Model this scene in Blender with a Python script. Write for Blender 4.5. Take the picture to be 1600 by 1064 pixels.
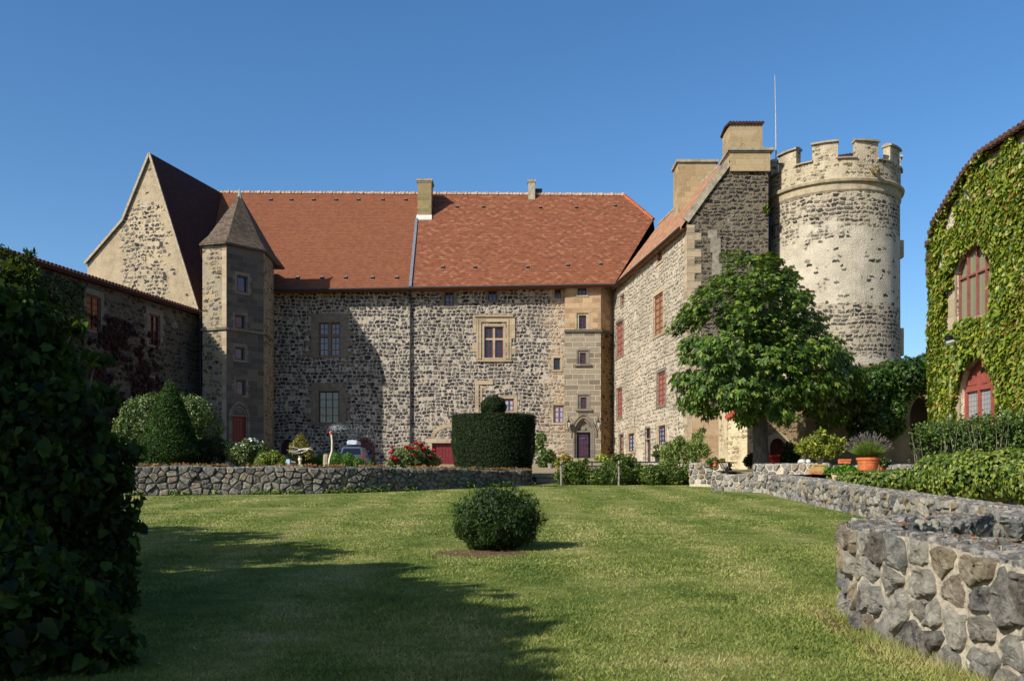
import bpy, bmesh, math, random
import numpy as np
from mathutils import Vector, Matrix, noise as mnoise
R = math.radians
random.seed(7); RNG = np.random.default_rng(7)
for o in list(bpy.data.objects): bpy.data.objects.remove(o)
scene = bpy.context.scene
COL = scene.collection

# ------------------------------------------------------------------ camera, sky, sun, exposure
F = 1500.0            # focal length in photo pixels (photo 1600 x 1064), eye at the origin
HOR = 760.0           # horizon row in the photo
cam = bpy.data.cameras.new('camera'); camo = bpy.data.objects.new('camera', cam); COL.objects.link(camo)
camo.location = (0, 0, 0); camo.rotation_euler = (R(90), 0, 0)
cam.sensor_width = 36; cam.lens = 36 * F / 1600; cam.shift_y = (HOR - 532) / 1600
cam.clip_start = .1; cam.clip_end = 3000
scene.camera = camo
SUNV = Vector((-.755, -.656, .68)).normalized()      # towards the sun
SUN_EL = math.asin(SUNV.z)
world = bpy.data.worlds.new('World'); scene.world = world; world.use_nodes = True
wn = world.node_tree.nodes; wl = world.node_tree.links; wn.clear()
sky = wn.new('ShaderNodeTexSky'); sky.sky_type = 'NISHITA'; sky.sun_disc = False
sky.sun_elevation = SUN_EL; sky.sun_rotation = math.atan2(SUNV.x, SUNV.y)
sky.altitude = 600; sky.air_density = 1.0; sky.dust_density = 1.7; sky.ozone_density = 3.0
bg = wn.new('ShaderNodeBackground'); bg.inputs['Strength'].default_value = .118
wo = wn.new('ShaderNodeOutputWorld')
hs = wn.new('ShaderNodeHueSaturation'); hs.inputs['Saturation'].default_value = 1.23; wl.new(sky.outputs[0], hs.inputs['Color']); wl.new(hs.outputs[0], bg.inputs[0]); wl.new(bg.outputs[0], wo.inputs[0])
sl = bpy.data.lights.new('sun', 'SUN'); sl.energy = 5.0; sl.angle = R(.5); sl.color = (1, .95, .87)
so = bpy.data.objects.new('sun', sl); COL.objects.link(so)
so.rotation_euler = SUNV.to_track_quat('Z', 'Y').to_euler()
scene.view_settings.view_transform = 'Standard'; scene.view_settings.look = 'None'
scene.view_settings.exposure = .42; scene.view_settings.gamma = 1
scene.render.engine = 'CYCLES'
scene.render.resolution_x = 1024; scene.render.resolution_y = 680
scene.cycles.max_bounces = 5; scene.cycles.diffuse_bounces = 3; scene.cycles.transparent_max_bounces = 8

# ------------------------------------------------------------------ helpers
def px(x, y, Y): return Vector(((x - 800) / F * Y, Y, (HOR - y) / F * Y))
def ray_plane(x, y, p, n):
    d = Vector(((x - 800) / F, 1, (HOR - y) / F)); return d * (p.dot(n) / d.dot(n))
def hexc(h):
    h = h.lstrip('#'); v = [int(h[i:i + 2], 16) / 255 for i in (0, 2, 4)]
    return tuple([(c / 12.92 if c <= .04045 else ((c + .055) / 1.055) ** 2.4) for c in v] + [1.0])
def C(c): return hexc(c) if isinstance(c, str) else (tuple(c) + (1,) if len(c) == 3 else tuple(c))

def meta(o, label=None, cat=None, group=None, kind=None):
    if label: o['label'] = label
    if cat: o['category'] = cat
    if group: o['group'] = group
    if kind: o['kind'] = kind
    return o
def empty(name, loc, label, cat, group=None):
    o = bpy.data.objects.new(name, None); COL.objects.link(o); o.location = loc
    o.empty_display_size = .3
    return meta(o, label, cat, group)

def link_mesh(name, me, mats, parent=None):
    for m in (mats if isinstance(mats, (list, tuple)) else [mats]): me.materials.append(m)
    o = bpy.data.objects.new(name, me); COL.objects.link(o)
    if parent:
        o.parent = parent; o.matrix_parent_inverse = Matrix.Translation(-wloc(parent))
    return o
def wloc(o):
    v = Vector(o.location)
    return v if o.parent is None else v
class MB:
    def __init__(s): s.v = []; s.f = []; s.m = []; s.uv = []; s.mi = 0
    def face(s, pts, uvs=None):
        i = len(s.v); s.v += [tuple(p) for p in pts]; s.f.append(tuple(range(i, i + len(pts)))); s.m.append(s.mi)
        if uvs is None:
            P = [Vector(p) for p in pts]; n = Vector((0, 0, 0))
            for a in range(len(P)): n += P[a].cross(P[(a + 1) % len(P)])
            n = n.normalized() if n.length > 1e-9 else Vector((0, 0, 1))
            if abs(n.z) > .93: uvs = [(p.x, p.y) for p in P]
            else:
                t = Vector((-n.y, n.x, 0)).normalized(); b = n.cross(t)
                uvs = [(p.dot(t), p.dot(b)) for p in P]
        s.uv += [tuple(u) for u in uvs]
    def box(s, p, q):
        s.hexa([(p[0], p[1]), (q[0], p[1]), (q[0], q[1]), (p[0], q[1])], p[2], q[2])
    def hexa(s, pl, z0, z1):      # vertical prism over plan polygon (ccw)
        n = len(pl)
        zb = z0 if isinstance(z0, (list, tuple)) else [z0] * n; zt = z1 if isinstance(z1, (list, tuple)) else [z1] * n
        for i in range(n):
            j = (i + 1) % n
            s.face([(pl[i][0], pl[i][1], zb[i]), (pl[j][0], pl[j][1], zb[j]), (pl[j][0], pl[j][1], zt[j]), (pl[i][0], pl[i][1], zt[i])])
        s.face([(pl[i][0], pl[i][1], zt[i]) for i in range(n)])
        s.face([(pl[i][0], pl[i][1], zb[i]) for i in range(n)][::-1])
    def bar(s, a, b, w, h=None, up=(0, 0, 1)):      # box beam between two points
        a = Vector(a); b = Vector(b); h = h or w; d = (b - a).normalized(); u = Vector(up)
        if abs(d.dot(u)) > .98: u = Vector((0, 1, 0))
        x = d.cross(u).normalized() * w / 2; y = x.cross(d).normalized() * h / 2
        c = [a - x - y, a + x - y, a + x + y, a - x + y]; e = [k + (b - a) for k in c]
        s.face(c[::-1]); s.face(e)
        for i in range(4):
            j = (i + 1) % 4; s.face([c[i], c[j], e[j], e[i]])
    def tube(s, pts, rad, n=8, cap=True, squash=1):
        pts = [Vector(p) for p in pts]; rs = rad if isinstance(rad, (list, tuple)) else [rad] * len(pts)
        rings = []; u = None
        for i, p in enumerate(pts):
            d = (pts[min(i + 1, len(pts) - 1)] - pts[max(i - 1, 0)]).normalized()
            if u is None: u = d.orthogonal().normalized()
            u = (u - d * u.dot(d)).normalized(); w = d.cross(u)
            rings.append([p + (u * math.cos(k * 2 * math.pi / n) + w * math.sin(k * 2 * math.pi / n) * squash) * rs[i] for k in range(n)])
        L = 0
        for i in range(len(rings) - 1):
            l2 = L + (pts[i + 1] - pts[i]).length
            for k in range(n):
                j = (k + 1) % n; c = rs[i] * 2 * math.pi / n
                s.face([rings[i][k], rings[i][j], rings[i + 1][j], rings[i + 1][k]], [(k * c, L), ((k + 1) * c, L), ((k + 1) * c, l2), (k * c, l2)])
            L = l2
        if cap: s.face(rings[0][::-1]); s.face(rings[-1])
    def lathe(s, prof, c=(0, 0, 0), n=24, a0=0, a1=2 * math.pi):
        c = Vector(c); full = abs(a1 - a0 - 2 * math.pi) < 1e-6
        ang = [a0 + (a1 - a0) * k / n for k in range(n + 1)]
        for i in range(len(prof) - 1):
            (r0, z0), (r1, z1) = prof[i], prof[i + 1]
            for k in range(n):
                A, B = ang[k], ang[k + 1]; rr = max(r0, r1)
                P = [(r0, A, z0), (r0, B, z0), (r1, B, z1), (r1, A, z1)]
                pts = [(c.x + r * math.cos(t), c.y + r * math.sin(t), c.z + z) for r, t, z in P]
                dv = math.hypot(r1 - r0, z1 - z0); v0 = z0 if abs(z1 - z0) > abs(r1 - r0) else r0; v1 = z1 if abs(z1 - z0) > abs(r1 - r0) else r1
                if r0 < 1e-6: pts = [pts[0], pts[2], pts[3]]; uv = [(A * rr, v0), (B * rr, v1), (A * rr, v1)]
                elif r1 < 1e-6: pts = pts[:3]; uv = [(A * rr, v0), (B * rr, v0), (B * rr, v1)]
                else: uv = [(A * rr, v0), (B * rr, v0), (B * rr, v1), (A * rr, v1)]
                s.face(pts, uv)
    def build(s, name, mats, parent=None, smooth=False, weld=False):
        me = bpy.data.meshes.new(name)
        off = Vector((0, 0, 0)); me.from_pydata(s.v, [], s.f); 
        uvl = me.uv_layers.new(name='UVMap'); uvl.data.foreach_set('uv', np.array(s.uv, 'f').ravel())
        me.polygons.foreach_set('material_index', s.m)
        if smooth: me.polygons.foreach_set('use_smooth', [True] * len(me.polygons))
        if weld:
            bm = bmesh.new(); bm.from_mesh(me); bmesh.ops.remove_doubles(bm, verts=bm.verts, dist=1e-4); bm.to_mesh(me); bm.free()
        me.update(); return link_mesh(name, me, mats, parent)

# wall frame: origin on plan, tangent T to the right as seen from outside, N outward
class Fr:
    def __init__(s, p0, p1):
        s.o = Vector((p0[0], p0[1], 0)); d = Vector((p1[0] - p0[0], p1[1] - p0[1], 0)); s.L = d.length
        s.T = d.normalized(); s.N = Vector((s.T.y, -s.T.x, 0))
    def P(s, a, z, n=0): return s.o + s.T * a + s.N * n + Vector((0, 0, z))
    def hit(s, x, y):            # pixel -> (s, z) on the wall plane
        p = ray_plane(x, y, s.o, s.N); return ((p - s.o).dot(s.T), p.z)
    def rect(s, x0, y0, x1, y1):
        a, zt = s.hit(x0, y0); b, zb = s.hit(x1, y1)
        m = (x0 + x1) / 2; zt = s.hit(m, y0)[1]; zb = s.hit(m, y1)[1]
        return (min(a, b), max(a, b), zb, zt)
def lbox(mb, fr, s0, s1, z0, z1, n0, n1, back=False):
    c = lambda a, z, n: fr.P(a, z, n)
    mb.face([c(s0, z0, n1), c(s1, z0, n1), c(s1, z1, n1), c(s0, z1, n1)])
    mb.face([c(s0, z0, n0), c(s0, z0, n1), c(s0, z1, n1), c(s0, z1, n0)])
    mb.face([c(s1, z0, n1), c(s1, z0, n0), c(s1, z1, n0), c(s1, z1, n1)])
    mb.face([c(s0, z1, n1), c(s1, z1, n1), c(s1, z1, n0), c(s0, z1, n0)])
    mb.face([c(s0, z0, n0), c(s1, z0, n0), c(s1, z0, n1), c(s0, z0, n1)])
    if back: mb.face([c(s1, z0, n0), c(s0, z0, n0), c(s0, z1, n0), c(s1, z1, n0)])
def wall_holes(mb, fr, s0, s1, z0, z1, holes, depth=.3):
    xs = sorted({s0, s1} | {h[0] for h in holes} | {h[1] for h in holes}); zs = sorted({z0, z1} | {h[2] for h in holes} | {h[3] for h in holes})
    xs = [x for x in xs if s0 <= x <= s1]; zs = [z for z in zs if z0 <= z <= z1]
    for i in range(len(xs) - 1):
        for j in range(len(zs) - 1):
            cx = (xs[i] + xs[i + 1]) / 2; cz = (zs[j] + zs[j + 1]) / 2
            if any(h[0] < cx < h[1] and h[2] < cz < h[3] for h in holes): continue
            a, b, c, d = xs[i], xs[i + 1], zs[j], zs[j + 1]
            mb.face([fr.P(a, c), fr.P(b, c), fr.P(b, d), fr.P(a, d)])
    for h in holes:
        a, b, c, d = h[:4]; D = -depth
        mb.face([fr.P(a, c), fr.P(a, c, D), fr.P(b, c, D), fr.P(b, c)][::-1])
        mb.face([fr.P(a, d), fr.P(b, d), fr.P(b, d, D), fr.P(a, d, D)][::-1])
        mb.face([fr.P(a, c), fr.P(a, d), fr.P(a, d, D), fr.P(a, c, D)][::-1])
        mb.face([fr.P(b, c), fr.P(b, c, D), fr.P(b, d, D), fr.P(b, d)][::-1])

# ------------------------------------------------------------------ materials
MATS = {}
class NT:
    def __init__(s, name):
        s.m = bpy.data.materials.new(name); s.m.use_nodes = True; s.t = s.m.node_tree; s.t.nodes.clear()
        s.out = s.t.nodes.new('ShaderNodeOutputMaterial'); s.b = s.t.nodes.new('ShaderNodeBsdfPrincipled'); s.l(s.b.outputs[0], s.out.inputs[0])
    def n(s, t, **k):
        x = s.t.nodes.new(t)
        for a, b in k.items(): setattr(x, a, b)
        return x
    def l(s, a, b): s.t.links.new(a, b)
    def put(s, inp, v):
        if hasattr(v, 'links'): s.l(v, inp)
        else: inp.default_value = v
    def math(s, op, a, b=0.0, c=0.0, clamp=False):
        x = s.n('ShaderNodeMath', operation=op, use_clamp=clamp); s.put(x.inputs[0], a); s.put(x.inputs[1], b); s.put(x.inputs[2], c); return x.outputs[0]
    def mix(s, f, a, b):
        x = s.n('ShaderNodeMix', data_type='RGBA'); s.put(x.inputs[0], f)
        s.put(x.inputs[6], a if hasattr(a, 'links') else C(a)); s.put(x.inputs[7], b if hasattr(b, 'links') else C(b)); return x.outputs[2]
    def noise(s, vec, scale, detail=4, rough=.6, out=0):
        x = s.n('ShaderNodeTexNoise'); x.inputs['Scale'].default_value = scale; x.inputs['Detail'].default_value = detail; x.inputs['Roughness'].default_value = rough
        if vec is not None: s.l(vec, x.inputs['Vector'])
        return x.outputs[out]
    def step(s, v, lo, hi):
        x = s.n('ShaderNodeMapRange', interpolation_type='SMOOTHSTEP'); s.put(x.inputs[0], v); s.put(x.inputs[1], lo); s.put(x.inputs[2], hi); return x.outputs[0]
    def ramp(s, f, stops):
        x = s.n('ShaderNodeValToRGB'); s.put(x.inputs[0], f); e = x.color_ramp.elements
        while len(e) < len(stops): e.new(.5)
        for i, (p, c) in enumerate(stops): e[i].position = p; e[i].color = C(c)
        return x.outputs[0]
    def uv(s): return s.n('ShaderNodeTexCoord').outputs['UV']
    def obj(s): return s.n('ShaderNodeNewGeometry').outputs['Position']
    def island(s): return s.n('ShaderNodeNewGeometry').outputs['Random Per Island']
    def sep(s, v): x = s.n('ShaderNodeSeparateXYZ'); s.l(v, x.inputs[0]); return x.outputs
    def comb(s, a, b, c=0.0):
        x = s.n('ShaderNodeCombineXYZ'); s.put(x.inputs[0], a); s.put(x.inputs[1], b); s.put(x.inputs[2], c); return x.outputs[0]
    def vm(s, v, sc):
        x = s.n('ShaderNodeVectorMath', operation='MULTIPLY'); s.l(v, x.inputs[0]); x.inputs[1].default_value = sc; return x.outputs[0]
    def bump(s, h, strength=.5, dist=.05):
        x = s.n('ShaderNodeBump'); x.inputs['Strength'].default_value = strength; x.inputs['Distance'].default_value = dist; s.l(h, x.inputs['Height']); s.l(x.outputs[0], s.b.inputs['Normal'])
    def fin(s, col, rough=.85, spec=.3, metal=0):
        s.put(s.b.inputs['Base Color'], col if hasattr(col, 'links') else C(col)); s.put(s.b.inputs['Roughness'], rough)
        s.b.inputs['Specular IOR Level'].default_value = spec; s.b.inputs['Metallic'].default_value = metal; return s.m

def plain(name, col, rough=.6, spec=.4, metal=0, var=.12, scale=6):
    if name in MATS: return MATS[name]
    t = NT(name); c = C(col); d = tuple(min(1, x * (1 + var * 2)) for x in c[:3]); e = tuple(x * (1 - var * 2) for x in c[:3])
    nz = t.noise(t.obj(), scale, 5); MATS[name] = t.fin(t.ramp(nz, [(.3, e), (.7, d)]), rough, spec, metal); return MATS[name]

def masonry(name, stones, mortar, sw=.5, sh=.36, gap=.13, warp=.25, bump=.9, plaster=None, pl_col='#c9b48c', pl_scale=.35, tint=None, extra=None, pl_stones=.0, dirt=.35, mixes=()):
    """coursed rubble: stones per course, rounded by noise, set in wide mortar; plaster = function(t, u, v) -> 0..1 mask"""
    t = NT(name); uv = t.uv(); s = t.sep(uv)
    n1 = t.sep(t.noise(uv, 2.6, 3, .6, out=1)); n2 = t.noise(uv, 7, 4, .65)
    n0 = t.sep(t.noise(uv, .55, 2, .5, out=1)); n4 = t.sep(t.noise(uv, 5.5, 2, .6, out=1))
    v = t.math('ADD', t.math('DIVIDE', s[1], sh), t.math('ADD', t.math('MULTIPLY', t.math('SUBTRACT', n1[1], .5), warp * 3.4), t.math('ADD', t.math('MULTIPLY', t.math('SUBTRACT', n0[1], .5), 2.2), t.math('MULTIPLY', t.math('SUBTRACT', n4[1], .5), warp * 3.2))))
    row = t.math('FLOOR', v); fr = t.math('FRACT', v)
    wn_ = t.n('ShaderNodeTexWhiteNoise', noise_dimensions='1D'); t.l(row, wn_.inputs['W'])
    u = t.math('ADD', t.math('ADD', t.math('DIVIDE', s[0], sw), t.math('MULTIPLY', wn_.outputs[0], 37.0)), t.math('ADD', t.math('MULTIPLY', t.math('SUBTRACT', n1[0], .5), warp * 4), t.math('MULTIPLY', t.math('SUBTRACT', n4[0], .5), warp * 4.5)))
    vec = t.comb(u, t.math('MULTIPLY', row, 5.37), 0.0)
    vo = t.n('ShaderNodeTexVoronoi', voronoi_dimensions='2D', feature='DISTANCE_TO_EDGE'); vo.inputs['Scale'].default_value = 1; vo.inputs['Randomness'].default_value = .75; t.l(vec, vo.inputs['Vector'])
    vc = t.n('ShaderNodeTexVoronoi', voronoi_dimensions='2D', feature='F1'); vc.inputs['Scale'].default_value = 1; vc.inputs['Randomness'].default_value = .75; t.l(vec, vc.inputs['Vector'])
    ev = t.math('MULTIPLY', t.math('SUBTRACT', .5, t.math('ABSOLUTE', t.math('SUBTRACT', fr, .5))), sh / sw * 1.25)
    d = t.math('SMOOTH_MIN', t.math('MULTIPLY', vo.outputs[0], 1.15), ev, .18)
    d = t.math('ADD', d, t.math('MULTIPLY', t.math('SUBTRACT', n2, .5), .34))
    cs = t.sep(vc.outputs['Color']); gth = t.math('ADD', gap * .42, t.math('MULTIPLY', cs[2], gap * .5)); mask = t.step(d, gth, t.math('ADD', gth, .1))
    fine = t.noise(uv, 26, 5, .7)
    k = t.math('ADD', t.math('MULTIPLY', cs[0], .75), t.math('MULTIPLY', fine, .25))
    m = len(stones); sc = t.ramp(k, [(.08 + .84 * i / (m - 1), c) for i, c in enumerate(stones)])
    big = t.noise(uv, .22, 4, .6)
    mo = t.mix(t.math('MULTIPLY', t.step(big, .35, .7), dirt), mortar, '#6f6656')
    mo = t.mix(t.math('MULTIPLY', t.step(t.noise(uv, 9, 4), .5, .75), .35), mo, '#8d7c60')
    if tint:      # warm stone zone: (col list, mask fn)
        sc2 = t.ramp(k, [(.08 + .84 * i / (len(tint[0]) - 1), c) for i, c in enumerate(tint[0])]); sc = t.mix(tint[1](t, s), sc, sc2)
    col = t.mix(mask, mo, sc)
    h = t.math('MULTIPLY', t.step(d, 0.0, .32), 1.0); h = t.math('ADD', h, t.math('MULTIPLY', fine, .35))
    if plaster:
        pm = plaster(t, s, t.noise(uv, pl_scale * 3, 6, .7)); 
        keep = t.math('MULTIPLY', mask, t.math('LESS_THAN', cs[1], pl_stones)) if pl_stones else None
        if keep is not None: pm = t.math('MULTIPLY', pm, t.math('SUBTRACT', 1.0, keep))
        pc = t.mix(t.step(t.noise(uv, 1.3, 7, .7), .35, .7), pl_col, tuple(x * .72 for x in C(pl_col)[:3]))
        pc = t.mix(t.math('MULTIPLY', t.step(t.noise(uv, 14, 5, .7), .5, .62), .35), pc, '#6d6049')
        col = t.mix(pm, col, pc); h = t.mix(pm, h, t.math('MULTIPLY', t.noise(uv, 12, 6), .7))
    lime = t.math('MULTIPLY', t.step(t.noise(uv, .45, 7, .8), .58, .68), .45); col = t.mix(lime, col, '#b9b0a0')
    stain = t.step(t.noise(t.vm(uv, (1.0, .3, 1)), .8, 5, .65), .48, .8)
    col = t.mix(t.math('MULTIPLY', stain, .35), col, '#3a3630')
    t.bump(h, bump, .09); return t.fin(col, .92, .15)

def ashlar(name, c1, c2, mortar, w=.75, h=.38, msz=.012, rough_mix=None):
    t = NT(name); uv = t.uv(); s = t.sep(uv)
    nn = t.sep(t.noise(uv, 1.8, 3, .5, out=1)); uvw = t.comb(t.math('ADD', s[0], t.math('MULTIPLY', nn[0], .06)), t.math('ADD', s[1], t.math('MULTIPLY', nn[1], .05)))
    b = t.n('ShaderNodeTexBrick', offset=.43, squash=1.35, squash_frequency=3); t.l(uvw, b.inputs['Vector'])
    for k, v in (('Scale', 1), ('Brick Width', w), ('Row Height', h), ('Mortar Size', msz), ('Mortar Smooth', .3), ('Bias', 0.0)): b.inputs[k].default_value = v
    b.inputs['Color1'].default_value = (0, 0, 0, 1); b.inputs['Color2'].default_value = (1, 1, 1, 1); b.inputs['Mortar'].default_value = (.5, .5, .5, 1)
    k = t.math('ADD', t.math('MULTIPLY', t.sep(b.outputs[0])[0], .6), t.math('MULTIPLY', t.noise(uv, 5, 6, .7), .4))
    cc = [c1] if isinstance(c1, str) else list(c1); cc = cc + [c2]
    col = t.ramp(k, [(.12 + .76 * i / (len(cc) - 1), c) for i, c in enumerate(cc)])
    col = t.mix(t.math('MULTIPLY', t.step(t.noise(uv, 3, 7, .75), .52, .7), .45), col, '#4a4238')
    col = t.mix(b.outputs['Fac'], col, mortar)
    hh = t.math('SUBTRACT', t.math('MULTIPLY', t.noise(uv, 14, 6, .7), .8), b.outputs['Fac'])
    t.bump(hh, .6, .04); return t.fin(col, .9, .15)

def tiles(name, cols, w=.3, h=.21, chevron=0, dark=0.0, bump=.7):
    t = NT(name); uv = t.uv(); s = t.sep(uv)
    b = t.n('ShaderNodeTexBrick', offset=.5); t.l(uv, b.inputs['Vector'])
    for k, v in (('Scale', 1), ('Brick Width', w), ('Row Height', h), ('Mortar Size', .012), ('Mortar Smooth', .2), ('Bias', 0.0)): b.inputs[k].default_value = v
    b.inputs['Color1'].default_value = (0, 0, 0, 1); b.inputs['Color2'].default_value = (1, 1, 1, 1); b.inputs['Mortar'].default_value = (0, 0, 0, 1)
    rnd = t.sep(b.outputs[0])[0]
    if chevron:       # lighter tiles laid in zigzags
        ru = t.math('FLOOR', t.math('DIVIDE', s[1], h)); zz = t.math('PINGPONG', t.math('ADD', t.math('MULTIPLY', t.math('FLOOR', t.math('DIVIDE', s[0], w)), 1.0), t.math('MULTIPLY', t.math('FLOOR', t.math('MULTIPLY', t.noise(t.vm(uv, (.25, .25, 1)), 1, 2), 4.0)), 2.0)), 3.0)
        z = t.math('FRACT', t.math('DIVIDE', t.math('ADD', ru, zz), 4.0)); zm = t.math('LESS_THAN', z, .26)
        k0 = t.math('ADD', t.math('MULTIPLY', rnd, .55), t.math('MULTIPLY', zm, chevron))
        k = t.math('ADD', k0, t.math('MULTIPLY', t.noise(uv, .8, 5, .7), .3))
    else:
        k = t.math('ADD', t.math('MULTIPLY', rnd, .6), t.math('MULTIPLY', t.noise(uv, 1.1, 6, .75), .45))
    n_ = len(cols); col = t.ramp(k, [(.1 + .8 * i / (n_ - 1), c) for i, c in enumerate(cols)])
    col = t.mix(t.math('MULTIPLY', t.step(t.noise(t.vm(uv, (.5, 1.6, 1)), 1.6, 6, .75), .5, .72), .42), col, '#5d382e')
    col = t.mix(t.math('MULTIPLY', t.step(t.noise(t.vm(uv, (1.6, .22, 1)), .9, 6, .75), .52, .75), .3), col, '#4a3a2e')
    saw = t.math('FRACT', t.math('DIVIDE', s[1], h)); edge = t.step(saw, .0, .16)
    col = t.mix(t.math('MULTIPLY', t.math('SUBTRACT', 1.0, edge), .45), col, '#3d221b')
    hh = t.math('ADD', t.math('SUBTRACT', t.math('MULTIPLY', t.math('SUBTRACT', 1.0, saw), .9), t.math('MULTIPLY', b.outputs['Fac'], .4)), t.math('MULTIPLY', rnd, .4))
    t.bump(hh, bump, .05); return t.fin(col, .85, .2)

def leafmat(name, cols, trans=.25, rough=.5, spec=.35, patch=.5):
    if name in MATS: return MATS[name]
    t = NT(name); r = t.island(); nz = t.noise(t.obj(), 1.1, 3)
    k = t.math('ADD', t.math('MULTIPLY', r, 1 - patch * .5), t.math('MULTIPLY', t.math('SUBTRACT', nz, .25), patch))
    col = t.ramp(k, [(.08 + .84 * i / (len(cols) - 1), c) for i, c in enumerate(cols)])
    t.fin(col, rough, spec)
    if trans:
        tr = t.n('ShaderNodeBsdfTranslucent'); t.l(t.mix(.35, col, '#a9c030'), tr.inputs[0]); mx = t.n('ShaderNodeMixShader'); mx.inputs[0].default_value = trans
        t.l(t.b.outputs[0], mx.inputs[1]); t.l(tr.outputs[0], mx.inputs[2]); t.l(mx.outputs[0], t.out.inputs[0])
    MATS[name] = t.m; return t.m

def bark(name='bark', a='#4b4238', b='#8b8375'):
    if name in MATS: return MATS[name]
    t = NT(name); n = t.noise(t.vm(t.obj(), (1, 1, .22)), 14, 6, .7); t.bump(n, .8, .04)
    MATS[name] = t.fin(t.ramp(n, [(.3, a), (.7, b)]), .95, .1); return MATS[name]

def glassmat(name='window glass', c='#0d1118', rough=.06, spec=.9):
    if name in MATS: return MATS[name]
    t = NT(name); t.bump(t.noise(t.uv(), 3.5, 3), .25, .04); MATS[name] = t.fin(c, rough, spec); return MATS[name]

M_MORTAR = '#b0a593'
BAS = ['#28282b', '#37373b', '#484749', '#5e5b58', '#80776a']
SAND = ['#6b5a47', '#a2876a', '#b29270', '#8a755d', '#bda688']
def warmzone(t, s):      # sandstone mixed in near the stair tower at the right end and round the ground floor
    n = t.noise(t.comb(s[0], s[1]), .7, 5, .7)
    return t.step(t.math('ADD', t.math('MULTIPLY', t.math('SUBTRACT', s[0], 1.6), .45), t.math('MULTIPLY', t.math('SUBTRACT', n, .5), 2.2)), .1, .9)
m_facade = masonry('basalt rubble wall', BAS, M_MORTAR, .35, .27, .075, .22, tint=(SAND, warmzone), plaster=lambda t, s, n: t.step(t.math('ADD', n, t.math('MULTIPLY', t.step(s[1], 4.5, 1.5), .06)), .62, .66), pl_col='#a2968a', pl_stones=.3)
m_gable = masonry('rendered gable wall', BAS, '#b3a386', .42, .3, .16, .3, plaster=lambda t, s, n: t.step(t.math('ADD', t.math('MULTIPLY', n, 3.4), t.math('MULTIPLY', t.math('MAXIMUM', t.math('ABSOLUTE', t.math('ADD', s[0], 44.0)), t.math('SUBTRACT', s[1], 18.9)), .8)), 2.9, 3.4), pl_col='#ad9c80', pl_stones=.12)
m_wing = masonry('pale rubble wing wall', ['#5b5853', '#857c6d', '#a0947f', '#75706a', '#b9a98c'], '#c0b49c', .42, .24, .13, .3, plaster=lambda t, s, n: t.step(t.math('ADD', n, t.math('MULTIPLY', t.math('SUBTRACT', 6.0, s[1]), .026)), .55, .62), pl_col='#c6baa2', pl_stones=.15)
m_black = masonry('dark rubble gable', ['#1a1a1c', '#272629', '#393634', '#544e45', '#262628'], '#6f6655', .36, .22, .13, .3, dirt=.6)
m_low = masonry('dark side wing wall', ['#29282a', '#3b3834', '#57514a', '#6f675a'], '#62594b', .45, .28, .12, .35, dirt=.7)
m_turret = ashlar('turret ashlar', ['#403e3c', '#524e49', '#655d52'], '#3a3938', '#6a6357', .8, .4)
m_turretl = masonry('turret left face', BAS, '#a7946f', .42, .3, .15, .3, plaster=lambda t, s, n: t.step(n, .44, .56), pl_col='#9a8e78', pl_stones=.15)
m_ashlar = ashlar('grey ashlar', ['#5d564b', '#7a7062', '#8d8371'], '#6a6257', '#b3a384', .85, .4, .022)
m_sand = ashlar('sandstone ashlar', ['#80684f', '#9f8364', '#b09676'], '#917759', '#a59378', .7, .37)
m_trim = ashlar('window stone', ['#82745f', '#9d8b70', '#aa9a80'], '#8c7c64', '#998b74', 1.4, .45, .008)
m_trimg = ashlar('grey window stone', ['#57504a', '#6d655a', '#7d7366'], '#615a50', '#8a7f6b', 1.2, .4, .008)
def towerpl(t, s, n):
    z = s[1]; b1 = t.step(z, 15.4, 13.6)          # upper zone bare, mid zone rendered
    x = t.math('SUBTRACT', t.step(z, 15.6, 13.4), t.step(z, 10.3, 10.0))
    x = t.math('ADD', x, t.step(z, 7.35, 7.15))
    x = t.math('SUBTRACT', x, t.step(z, 6.2, 6.0)); x = t.math('ADD', x, t.math('MULTIPLY', t.step(z, 16.55, 16.6), .9))
    return t.step(t.math('ADD', t.math('MULTIPLY', x, .26), n), .6, .68)
m_tower = masonry('round tower masonry', ['#2b2b2d', '#45433f', '#6d665a', '#8b8069'], '#aea28b', .36, .23, .12, .26, plaster=towerpl, pl_col='#bab09b', pl_stones=.17)
m_parapet = masonry('parapet masonry', ['#3b3833', '#6d6350', '#8f8064'], '#b4a68a', .34, .22, .16, .35, plaster=lambda t, s, n: t.step(n, .4, .52), pl_col='#b8aa8e', pl_stones=.3)
m_roofL = tiles('plain clay tiles', ['#633d2b', '#74462e', '#7e4d32', '#6e412d', '#845436'])
m_roofR = tiles('zigzag clay tiles', ['#623c2a', '#72432d', '#7b4a31', '#815036', '#946549'], chevron=.18)
m_roofD = tiles('old brown tiles', ['#2e1f1b', '#3d2621', '#472b25', '#372723'])
m_roofT = tiles('turret stone tiles', ['#3c342c', '#564b3e', '#6a5c4b', '#4a4035'], .26, .2)
m_roofW = tiles('wing clay tiles', ['#75513f', '#92684e', '#a37a5c', '#b08c6c'], .22, .3)
m_glass = glassmat(); m_glassb = glassmat('painted sky glass', '#1c3558', .05)  # second glass: blue sky reflection painted into its base colour
m_red = plain('red brown joinery', '#5c1f1f', .5); m_rose = plain('faded rose joinery', '#7f4a43', .6); m_purple = plain('purple door paint', '#3d2333', .45)
m_door = plain('deep red door paint', '#661a1a', .5); m_lead = plain('lead sheet', '#7f868c', .4, .5, .4); m_zinc = plain('dark zinc gutter', '#2e2f31', .5, .4, .3)
m_white = plain('white curtain', '#cfd0d2', .9); m_refl = plain('painted orange reflection', '#8a5a34', .7)  # the brown orange is a reflection painted as pane colour
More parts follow.
